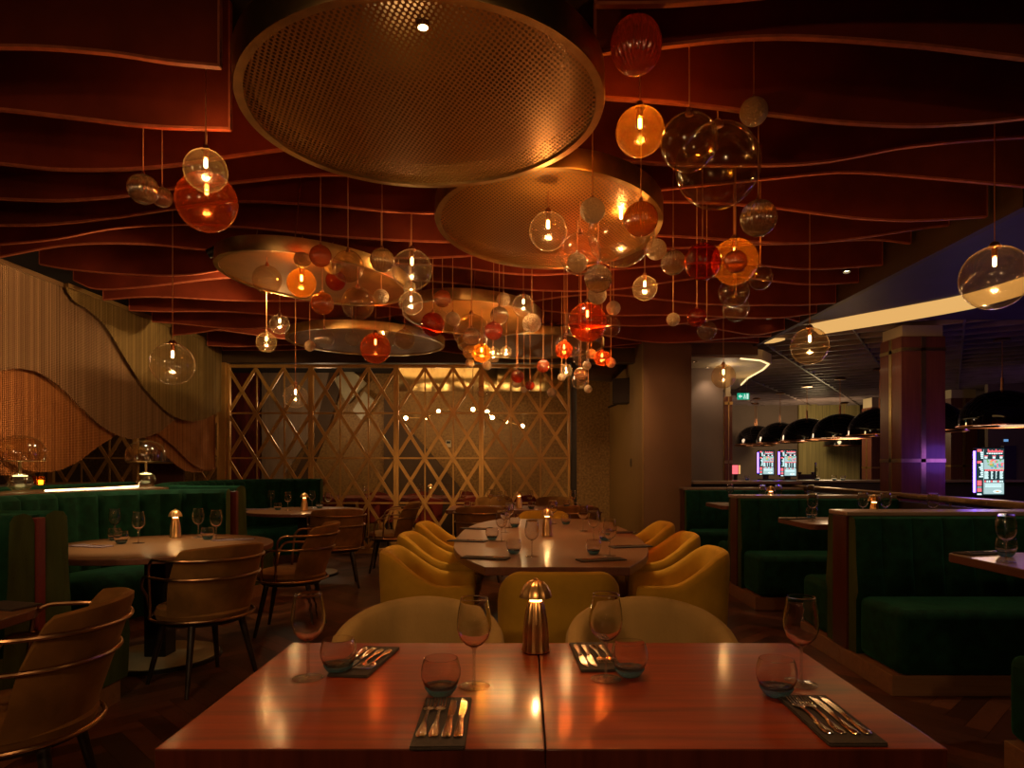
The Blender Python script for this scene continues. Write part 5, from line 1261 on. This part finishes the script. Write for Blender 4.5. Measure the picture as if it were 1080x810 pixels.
place(dl, u, (-3.90, 5.28, 1.0705), 0, 'glass dome lamp on the ledge, at the picture edge below the copper curtain')
LAMP2 = [(-3.56, 6.42, 1.24), (-3.90, 5.28, 1.24)]

# ================================================================== GLASS PENDANTS
GM = {}
def globe_mesh(key):
    if key in GM: return GM[key]
    bm = bmesh.new()
    kind = key
    if kind == 'plain':
        pr = [(0.13, 0.985)] + [(math.sin(a), math.cos(a)) for a in [PI * (0.045 + 0.955 * i / 30) for i in range(31)]]
        pr = [(math.sin(a), math.cos(a)) for a in [PI * (0.05 + 0.95 * i / 30) for i in range(31)]]; pr[-1] = (0.0, -1.0)
        lathe(bm, pr, 48)
    elif kind == 'rib':
        pr = [(math.sin(a), math.cos(a)) for a in [PI * (0.05 + 0.95 * i / 26) for i in range(27)]]; pr[-1] = (0.0, -1.0)
        lathe(bm, pr, 120, rib=-0.09, ribn=24)
    else:
        bmesh.ops.create_icosphere(bm, subdivisions=4, radius=1.0); rnd = random.Random(3)
        dirs = [Vector((rnd.gauss(0, 1), rnd.gauss(0, 1), rnd.gauss(0, 1))).normalized() for _ in range(60)]
        for v in bm.verts:
            m = max(v.co.dot(d) for d in dirs); v.co *= 1 + 0.10 * (m - 0.93)
    bmesh.ops.recalc_face_normals(bm, faces=bm.faces)
    me = bpy.data.meshes.new('glass_' + kind); bm.to_mesh(me); bm.free(); me.polygons.foreach_set('use_smooth', [True] * len(me.polygons))
    GM[key] = me; return me
def shared(name, build, mat):
    k = (name, mat)
    if k in GM: return GM[k]
    bm = bmesh.new(); build(bm); bmesh.ops.recalc_face_normals(bm, faces=bm.faces); me = bpy.data.meshes.new(name); bm.to_mesh(me); bm.free(); me.materials.append(M[mat])
    me.polygons.foreach_set('use_smooth', [True] * len(me.polygons)); GM[k] = me; return me
def child(name, me, parent, loc=(0, 0, 0), scale=(1, 1, 1)):
    o = bpy.data.objects.new(name, me); COL.objects.link(o); o.parent = parent; o.location = loc; o.scale = scale; return o
glassmesh = {}
def glass_of(shape, mat):
    k = (shape, mat)
    if k not in glassmesh:
        me = globe_mesh(shape).copy(); me.name = 'glass_globe'; me.materials.append(M[mat]); glassmesh[k] = me
    return glassmesh[k]
KIND = {'C': ('plain', 'g_clear'), 'S': ('plain', 'g_smoke'), 'A': ('plain', 'g_amber'), 'R': ('plain', 'g_red'), 'rc': ('rib', 'g_ribclear'), 'ra': ('rib', 'g_ribamber'), 'rr': ('rib', 'g_ribred'), 'k': ('crackle', 'g_crackle')}
DISCS = [(-0.395, 2.74, .712), (0.14, 4.02, .66), (-1.58, 5.15, .70), (-1.8, 7.8, .88), (-0.5, 6.55, .66), (0.08, 8.3, .88)]
placed = []; BULBS = []
def pendant(px, py, rpx, Y, kind, lit, label, group=None, squash=1.0):
    # keep clear of the pendants hung already: slide back along the line of sight (a real move in the room)
    for _ in range(60):
        X, Z, r = wx(px, Y), wz(py, Y), rpx * Y / F
        hit = any((Vector((X, Y, Z)) - c).length < (r + rr) * 1.02 + 0.01 for c, rr in placed)
        if not hit: break
        Y += 0.06
    placed.append((Vector((X, Y, Z)), r))
    t = thing('globe_pendant', label, 'pendant lamp', (X, Y, Z), 0, group)
    sh, mt = KIND[kind]
    child('glass_globe', glass_of(sh, mt), t, (0, 0, 0), (r, r, r * squash))
    top = 3.41
    for dx, dy, R in DISCS:
        if (X - dx) ** 2 + (Y - dy) ** 2 < (R - 0.03) ** 2: top = 2.68
    if top - (Z + r) < 0.02: top = Z + r + 0.1
    cap_h = min(0.03, 0.25 * r + 0.004)
    z0 = r * 0.97 * squash
    cme = shared('cord', lambda b: tube(b, [(0, 0, 0), (0, 0, 1)], 1.0, 6), 'cord_fabric')
    child('cord', cme, t, (0, 0, z0 + cap_h), (0.0027, 0.0027, top - Z - z0 - cap_h))
    cap = shared('cap', lambda b: lathe(b, [(0, 1.0), (0.5, 1.0), (0.62, 0.85), (1.0, 0.25), (1.0, 0.0), (0, 0.0)], 20), 'copper')
    cr = max(0.2 * r, 0.008) if lit else max(0.14 * r, 0.006)
    child('cap', cap, t, (0, 0, z0 - 0.003), (cr, cr, cap_h))
    if lit:
        sme = shared('socket', lambda b: lathe(b, [(0, 0), (1.0, 0.0), (1.0, -1.0), (0.75, -1.02), (0.0, -1.02)], 16), 'copper')
        s_len = min(0.045, 0.35 * r); sr = min(0.014, 0.13 * r)
        child('socket', sme, t, (0, 0, z0 - 0.002), (sr, sr, s_len))
        bme = shared('bulb', lambda b: lathe(b, [(0, 0), (0.8, -0.03), (1.0, -0.15), (1.0, -0.85), (0.7, -0.97), (0, -1.0)], 16), 'bulb')
        bl = min(0.05, 0.42 * r); br = min(0.0085, 0.085 * r)
        child('bulb', bme, t, (0, 0, z0 - s_len - 0.006), (br, br, bl))
        BULBS.append((X, Y, Z + z0 - s_len - 0.006 - bl / 2, kind, r))
    return t
PEND = [
 # top cluster
 (671, 48, 27, 2.5, 'rr', 0, 'big ribbed orange glass pendant, highest beside the huge disc', 1.12),
 (675, 139, 25.5, 2.9, 'A', 1, 'glowing amber globe pendant directly below the ribbed orange one'),
 (727, 150, 30, 2.75, 'S', 0, 'clear unlit globe overlapping the largest clear globe'),
 (757, 175, 44, 3.15, 'S', 0, 'largest clear globe pendant of the upper cluster'),
 (795, 118, 14.5, 3.0, 'k', 0, 'frosted crackle ball hanging above the ribbed clear ball'),
 (800, 230, 19, 3.3, 'rc', 0, 'ribbed clear glass ball hanging apart beside the largest globe'),
 (676, 231, 18, 3.5, 'ra', 0, 'ribbed amber ball hanging under the glowing amber globe'),
 (625, 222, 13, 3.35, 'k', 0, 'sparkling crackle ball in front of the second disc, highest'),
 (578, 244, 20, 3.5, 'S', 1, 'lit smoky globe alone in front of the second disc'),
 (655, 246, 35, 3.7, 'S', 1, 'large lit smoky globe against the second disc'),
 (612, 268, 22, 3.45, 'C', 0, 'clear unlit globe with crackle ball behind it'),
 (609, 277, 10.5, 3.9, 'k', 0, 'crackle ball seen through the clear unlit globe'),
 (631, 294, 14.5, 3.7, 'rc', 0, 'small faceted smoky ball below the clear globe'),
 (630, 311, 10, 4.2, 'k', 0, 'pale crackle ball peeping below the faceted smoky ball'),
 (692, 263, 11, 3.9, 'k', 0, 'frosted ball on a short drop beside the ribbed amber ball'),
 (680, 304, 13, 4.2, 'S', 1, 'small lit smoky globe hanging alone under the frosted ball'),
 (710, 277, 13, 4.0, 'rc', 0, 'ribbed clear ball beside the deep red globe'),
 (741, 276, 19.5, 3.9, 'R', 0, 'deep red unlit globe pendant'),
 (775, 276, 24, 4.1, 'A', 1, 'glowing orange globe beside the deep red globe'),
 (776, 276, 12, 3.75, 'ra', 0, 'ribbed orange ball in front of the glowing orange globe'),
 (774, 308, 16, 4.0, 'C', 0, 'clear ball directly under the glowing orange globe'),
 (776, 325, 14, 4.3, 'C', 0, 'clear ball lowest under the glowing orange globe'),
 (802, 293, 12.5, 4.0, 'C', 0, 'clear ball to one side of the glowing orange globe'),
 (710, 337, 7, 4.4, 'k', 0, 'tiny frosted ball low under the ribbed clear ball'),
 (735, 335, 10.3, 4.4, 'R', 0, 'small red ball low beside a small clear ball'),
 (745.5, 348.5, 10, 4.6, 'C', 0, 'small clear ball low beside the small red ball'),
 # pair by the dark fins
 (217, 180, 22, 2.95, 'S', 1, 'lit smoky globe, upper of the pair by the dark fins'),
 (218, 213, 31, 3.2, 'R', 1, 'large lit reddish globe, lower of the pair by the dark fins'),
 (151, 199.5, 15.5, 3.2, 'rc', 0, 'ribbed smoky ball beside the lit reddish globe, larger of two'),
 (171, 208, 10.5, 3.4, 'rc', 0, 'ribbed smoky ball beside the lit reddish globe, smaller of two'),
 # left disc cluster
 (281.6, 295, 15, 4.6, 'S', 0, 'clear globe in front of the plain disc, first toward the curtain'),
 (319, 273.5, 9, 4.5, 'k', 0, 'golden crackle ball above the lit amber globe'),
 (318, 298.6, 15, 4.6, 'A', 1, 'lit amber globe in front of the plain brass disc'),
 (338, 270, 11.5, 4.4, 'ra', 0, 'ribbed orange ball above the plain brass disc'),
 (351, 280, 9, 4.7, 'k', 0, 'golden crackle ball between the orange and the clear globes'),
 (354, 296, 10.5, 4.8, 'R', 0, 'red ball below the golden crackle ball'),
 (367, 281, 16.5, 4.4, 'S', 0, 'clear globe hanging in front of the red ball'),
 (340, 320, 12, 4.6, 'ra', 0, 'golden faceted ball lowest under the lit amber globe'),
 (377.5, 320, 17, 4.7, 'S', 0, 'golden smoky globe lowest of the disc cluster'),
 (403, 274.5, 12.7, 4.5, 'rc', 0, 'ribbed clear ball beside the large lit clear globe'),
 (402, 313, 8, 4.8, 'k', 0, 'crackle ball on a cord below the ribbed clear ball'),
 (434.5, 284.5, 21, 4.5, 'C', 1, 'large lit clear globe at the end of the disc cluster'),
 (432, 303, 6.5, 5.1, 'k', 0, 'little crackle ball between two lit clear globes'),
 (433.5, 319.5, 12.5, 4.7, 'C', 1, 'smaller lit clear globe below the large lit clear globe'),
 # far left
 (182, 384, 22, 4.9, 'C', 1, 'clear lit globe hanging alone before the bead curtain', 1.0),
 (281, 361, 10.5, 6.2, 'S', 1, 'bright starry globe near the curtain end'),
 (295, 342, 10.3, 6.0, 'C', 1, 'lit clear globe just above the bright starry globe'),
 (311.7, 418, 12.5, 6.4, 'C', 1, 'lit clear globe hanging low in front of the lattice'),
 # fourth disc
 (326.7, 364.7, 5.7, 6.3, 'k', 0, 'tiny frosted ball before the low wide disc'),
 (342, 357, 10.5, 6.5, 'C', 0, 'clear globe before the low wide disc, beside tiny frosted ball'),
 (371.7, 357.5, 7.6, 6.6, 'C', 0, 'small clear ball in the middle of the low wide disc'),
 (396, 367.5, 16, 6.2, 'R', 1, 'dark red lit globe in front of the low wide disc'),
 (411, 358, 7, 6.8, 'C', 0, 'small clear ball behind the dark red lit globe'),
 (426.7, 358, 10.8, 6.6, 'S', 0, 'smoky ball past the dark red lit globe'),
 (404, 351, 5, 7.1, 'C', 1, 'tiny lit bulb globe just above the dark red globe'),
 # centre cluster
 (466.6, 315, 9.2, 5.6, 'ra', 0, 'amber ball over the bright disc rim'),
 (456.5, 342, 12.6, 5.5, 'R', 0, 'red globe in front of the bright-rimmed disc'),
 (464, 334, 7.5, 6.0, 'C', 0, 'clear ball half behind the red globe of the bright-rimmed disc'),
 (477.5, 336.4, 7.5, 5.7, 'k', 0, 'frosted crackle ball beside the red globe of the bright-rimmed disc'),
 (497, 350, 19, 5.9, 'S', 0, 'large smoky globe at the centre of the bright-rimmed disc'),
 (497.5, 355, 9.3, 5.5, 'rc', 0, 'ribbed ball in front of the large central smoky globe'),
 (520.7, 349, 9.6, 5.6, 'rr', 0, 'ribbed red ball beside the large central smoky globe'),
 (526.6, 333, 9.6, 5.8, 'rc', 0, 'ribbed smoky ball above the ribbed red ball'),
 (531, 316, 7.2, 5.8, 'k', 0, 'frosted ball above the ribbed smoky ball'),
 (552, 322, 11.3, 5.7, 'C', 1, 'lit clear globe at the far end of the bright-rimmed disc'),
 (561, 340.5, 10, 5.8, 'k', 0, 'glittering crackle globe under the lit clear globe'),
 (508, 372.5, 9.8, 6.0, 'A', 1, 'blazing orange globe lowest under the central cluster'),
 (520, 374.5, 7.6, 6.2, 'C', 1, 'bright clear globe touching the blazing orange one'),
 (495, 371.5, 7, 6.2, 'rc', 0, 'clear amber ball on the other side of the blazing orange globe'),
 (495.5, 383, 4.9, 6.3, 'k', 0, 'little golden ball below the blazing orange globe'),
 (513.5, 385.5, 5, 6.6, 'k', 0, 'little frosted ball beneath the bright clear globe'),
 (534, 371.5, 6, 6.2, 'C', 1, 'tiny lit clear globe apart from the blazing orange one'),
 # right-centre cluster
 (619.5, 340, 20.5, 5.0, 'R', 1, 'large red-orange lit globe at the top of the lower cluster'),
 (647, 325, 7.5, 5.0, 'k', 0, 'frosted ball beside the large red-orange globe'),
 (643.5, 344.5, 11, 5.3, 'C', 0, 'clear ball half behind the large red-orange globe'),
 (598.5, 364.5, 13, 5.6, 'C', 0, 'clear globe overlapping a smaller lit red one'),
 (595, 369, 9.5, 5.2, 'R', 1, 'small lit red globe below the large red-orange one'),
 (613, 377.5, 8.5, 5.9, 'C', 0, 'clear ball in the middle of the lower cluster'),
 (623.5, 373, 5.3, 5.6, 'k', 0, 'small frosted ball in the middle of the lower cluster'),
 (635, 377.5, 8.6, 5.5, 'R', 1, 'lit red ball beside a frosted one in the lower cluster'),
 (644.3, 382.5, 5.3, 5.5, 'k', 0, 'frosted ball at the outer side of the lower cluster'),
 (619, 385.5, 4.6, 5.9, 'k', 0, 'tiny frosted ball below the middle clear ball'),
 (612.5, 394.5, 7.2, 5.8, 'rc', 0, 'shiny ribbed ball low in the lower cluster'),
 (611, 402.5, 7.8, 6.1, 'S', 0, 'dark smoky ball under the shiny ribbed ball'),
 (620.3, 410.3, 4.2, 6.2, 'k', 0, 'lowest tiny frosted ball of the lower cluster'),
 (597, 391, 6.8, 6.2, 'C', 1, 'starry lit globe at the lattice corner'),
 (592.5, 398, 4.2, 6.4, 'k', 0, 'tiny frosted ball below the starry lit globe'),
 (573, 386, 6.8, 6.4, 'rr', 0, 'red faceted ball over the last lattice panel, upper'),
 (546, 397, 6.8, 6.4, 'R', 0, 'red ball over the last lattice panel, first'),
 (544.5, 405, 4.5, 6.9, 'k', 0, 'tiny frosted ball just under the first red ball'),
 (559, 406.5, 5, 6.6, 'R', 0, 'smallest red ball over the last lattice panel'),
 (552.6, 410.5, 3.7, 6.8, 'k', 0, 'tiny frosted ball beside the smallest red ball'),
 (582, 414, 5, 6.8, 'k', 0, 'frosted ball lowest over the last lattice panel'),
 (509, 413, 6.5, 7.0, 'C', 0, 'clear ball hanging low over a lattice post'),
 # booth side singles
 (1049, 293, 33, 3.6, 'S', 1, 'large lit globe pendant at the picture edge over the booths'),
 (854, 365, 19.3, 4.95, 'S', 1, 'lit globe pendant over the middle booth'),
 (763, 397, 12.6, 6.9, 'S', 1, 'lit globe pendant in front of the cream soffit'),
]
for p in PEND:
    pendant(p[0], p[1], p[2], p[3], p[4], p[5], p[6], None, p[7] if len(p) > 7 else 1.0)

# ================================================================== LIGHTS
WARM = (1.0, 0.52, 0.19)
for X, Y, Z, kd, r in BULBS:
    lamp('bulb_light', 'POINT', (X, Y, Z), {'A': 14, 'R': 11, 'S': 13, 'C': 10}[kd] * (1.0 if r > .08 else 0.7), WARM if kd in 'SC' else (1, 0.45, 0.13), 0.012)
for i, (x, y, z) in enumerate(LAMPS):
    lamp('lamp_light', 'POINT', (x, y, z + 0.1555), 1.5, (1.0, 0.56, 0.2), 0.006)
for x, y, z in LAMP2: lamp('lamp_light', 'POINT', (x, y, z), 0.8, (1, 0.8, 0.4), 0.02)
for p in [(428, 441), (461, 433), (515, 436), (551, 449)]:
    lamp('branch_light', 'POINT', (wx(p[0], 11.0), 11.0, wz(p[1], 11.0) - .05), 5, (1, 0.66, 0.32), 0.03)
# overhead light on tables, curtain and lattice; the spot fixtures are added
def spot(label, x, y, tx, ty, power, ang, col=(1, 0.66, 0.34), z=3.06, tz=0.75, vis=True):
    t = thing('added_spotlight', label, 'spotlight', (x, y, z)); d = (Vector((tx, ty, tz)) - Vector((x, y, z))); q = d.to_track_quat('-Z', 'Y').to_euler(); t.rotation_euler = q
    bm = bmesh.new(); lathe(bm, [(0.0, 0.06), (0.032, 0.06), (0.036, 0.05), (0.036, -0.05), (0.030, -0.05), (0.030, -0.03), (0.0, -0.03)], 20); obj('housing', bm, 'black_metal', t)
    bm = bmesh.new(); lathe(bm, [(0.0, -0.031), (0.028, -0.031)], 16); obj('lens', bm, 'spot_face', t)
    lamp('added_spot_beam', 'SPOT', tuple(Vector((x, y, z)) + d.normalized() * 0.07), power * 2.4, col, 0.025, (tx, ty, tz), ang, 0.7)
spot('added black spotlight between fins over the mahogany table', 0.05, 1.9, -0.1, 1.7, 30, 62, (1, 0.5, 0.2))
spot('added black spotlight between fins over the lit round table', -2.45, 4.38, T1[0] - .05, T1[1] + .02, 110, 33, (1, 0.78, 0.42))
spot('added black spotlight between fins over the second round table', -2.95, 7.52, -2.6, 7.95, 45, 46, (1, 0.7, 0.36))
spot('added black spotlight between fins over the long table, near half', 0.25, 4.83, 0.2, 4.5, 40, 66, (1, 0.62, 0.28))
spot('added black spotlight between fins over the long table, far half', 0.2, 6.2, 0.15, 6.0, 36, 60, (1, 0.62, 0.28))
spot('added black spotlight between fins over the reddish far table', 0.75, 7.52, 0.0, 8.4, 32, 60, (1, 0.55, 0.25))
spot('added black spotlight between fins aimed at the bead curtain, near', -2.2, 6.17, -4.3, 6.3, 34, 120, (1, 0.6, 0.26), tz=1.9, z=2.93)
spot('added black spotlight between fins aimed at the curtain corner at the picture edge', -2.4, 5.28, -4.3, 5.1, 16, 110, (1, 0.6, 0.26), tz=1.9, z=2.93)
spot('added black spotlight between fins aimed at the bead curtain, far', -2.2, 7.97, -4.3, 8.3, 30, 120, (1, 0.64, 0.28), tz=1.9, z=2.93)
spot('added black spotlight over the ledge behind the banquette', -3.4, 6.15, -3.1, 6.05, 22, 50, (0.9, 0.9, 0.5), tz=1.0)
spot('added black spotlight between fins aimed at the lattice', -0.85, 7.97, -1.8, 9.7, 60, 100, (1, 0.6, 0.25), tz=1.3)
spot('added black spotlight between fins aimed at the lattice end', 1.05, 7.97, 0.3, 9.7, 42, 100, (1, 0.6, 0.25), tz=1.3)
spot('added black spotlight over the closest booth', 2.9, 3.9, 2.9, 3.6, 14, 66, (1, 0.7, 0.42))
spot('added black spotlight over the middle booth', 2.9, 6.15, 2.9, 5.7, 14, 66, (1, 0.7, 0.42))
spot('added black spotlight over the farthest booth', 2.9, 8.1, 2.9, 7.8, 12, 66, (1, 0.7, 0.42))
# private room ceiling glow
lamp('private_glow', 'AREA', (-1.5, 11.3, 2.9), 14, (1, 0.6, 0.24), target=(-1.5, 11.3, 0), size=1.6)
lamp('private_glow', 'POINT', (-3.3, 11.2, 2.2), 14, (1, 0.66, 0.36), 0.1)
lamp('niche_glow', 'POINT', (-4.95, 9.1, 1.75), 2.5, (1, 0.5, 0.2), 0.05)
lamp('niche_glow', 'POINT', (-6.0, 7.8, 2.4), 8, (1, 0.5, 0.2), 0.1)
# added fill lights behind the camera, for chair fronts and glass reflections
for x, y, z, e in ((-1.6, -0.9, 2.3, 26), (1.2, -1.2, 2.4, 15), (-3.2, 1.0, 2.4, 12), (0.1, -0.6, 0.95, 1.2)):
    if z > 1.5: lamp('fill_light', 'SPOT', (x, y, z), e * 3.0, (1, 0.55, 0.24), 0.09, (x * 0.7, y + 2.9, 0.3), 115, 0.9)
    else: lamp('fill_light', 'POINT', (x, y, z), e, (1, 0.55, 0.24), 0.05)
# hall
lamp('hall_glow', 'POINT', (wx(1025, 8.1), 8.0, 1.35), 5, (0.25, 0.1, 1.0), 0.2)
lamp('hall_glow', 'POINT', (6.4, 9.4, 1.7), 16, (1, 0.62, 0.34), 0.2)
lamp('hall_glow', 'POINT', (6.2, 13.8, 1.72), 26, (1, 0.68, 0.36), 0.2)
lamp('hall_glow', 'POINT', (7.6, 17.8, 2.3), 60, (1, 0.72, 0.36), 0.3)
lamp('hall_glow', 'POINT', (4.2, 17.5, 2.3), 40, (1, 0.66, 0.4), 0.3)
lamp('hall_glow', 'POINT', (5.0, 6.6, 1.6), 3, (0.35, 0.16, 1.0), 0.3)
lamp('hall_glow', 'POINT', (9.5, 11.0, 2.0), 10, (0.5, 0.22, 1.0), 0.3)
lamp('hall_glow', 'POINT', (3.0, 10.1, 2.62), 2.5, (1, 0.7, 0.4), 0.1)
lamp('hall_glow', 'POINT', (3.75, 11.4, 2.2), 9, (1, 0.62, 0.26), 0.1)
lamp('pier_glow', 'SPOT', (1.5, 7.4, 2.85), 30, (1, 0.6, 0.28), 0.05, (1.7, 9.3, 1.3), 70, 0.9)
lamp('base_spot', 'SPOT', (-1.5, 1.5, 2.85), 40, (1, 0.8, 0.45), 0.03, (-2.25, 4.2, 0.05), 22, 0.8)
lamp('hall_glow', 'POINT', (3.95, 8.3, 2.3), 4, (1, 0.5, 0.2), 0.1)
lamp('disc_glow', 'POINT', (-0.45, 2.72, 2.78), 0.8, (1, 0.6, 0.22), 0.08)
lamp('disc_glow', 'POINT', (0.1, 4.0, 2.78), 1.2, (1, 0.6, 0.22), 0.08)

# ================================================================== WORLD + CAMERA
w = bpy.data.worlds.new('World'); sc.world = w; w.use_nodes = True
bg = w.node_tree.nodes['Background']; bg.inputs[0].default_value = (0.55, 0.28, 0.14, 1); bg.inputs[1].default_value = 0.012
cam = bpy.data.cameras.new('Camera'); co = bpy.data.objects.new('Camera', cam); COL.objects.link(co)
co.location = (0, 0, EYE); co.rotation_euler = (math.radians(90), 0, 0)
cam.sensor_width = 36.0; cam.lens = 36.0 * F / 1080.0
cam.shift_x = -(CX - 540) / 1080.0; cam.shift_y = (CY - 405) / 1080.0
cam.clip_start = 0.05; cam.clip_end = 100
sc.camera = co
sc.view_settings.view_transform = 'Standard'; sc.view_settings.look = 'None'; sc.view_settings.exposure = 0.0; sc.view_settings.gamma = 1.0
sc.view_settings.use_curve_mapping = False
cy = sc.cycles
cy.max_bounces = 12; cy.transparent_max_bounces = 32; cy.transmission_bounces = 12; cy.glossy_bounces = 5; cy.diffuse_bounces = 3
cy.use_denoising = True; cy.sample_clamp_indirect = 3.0; cy.sample_clamp_direct = 0; cy.caustics_reflective = False; cy.caustics_refractive = False
try: cy.denoiser = 'OPENIMAGEDENOISE'
except Exception: pass
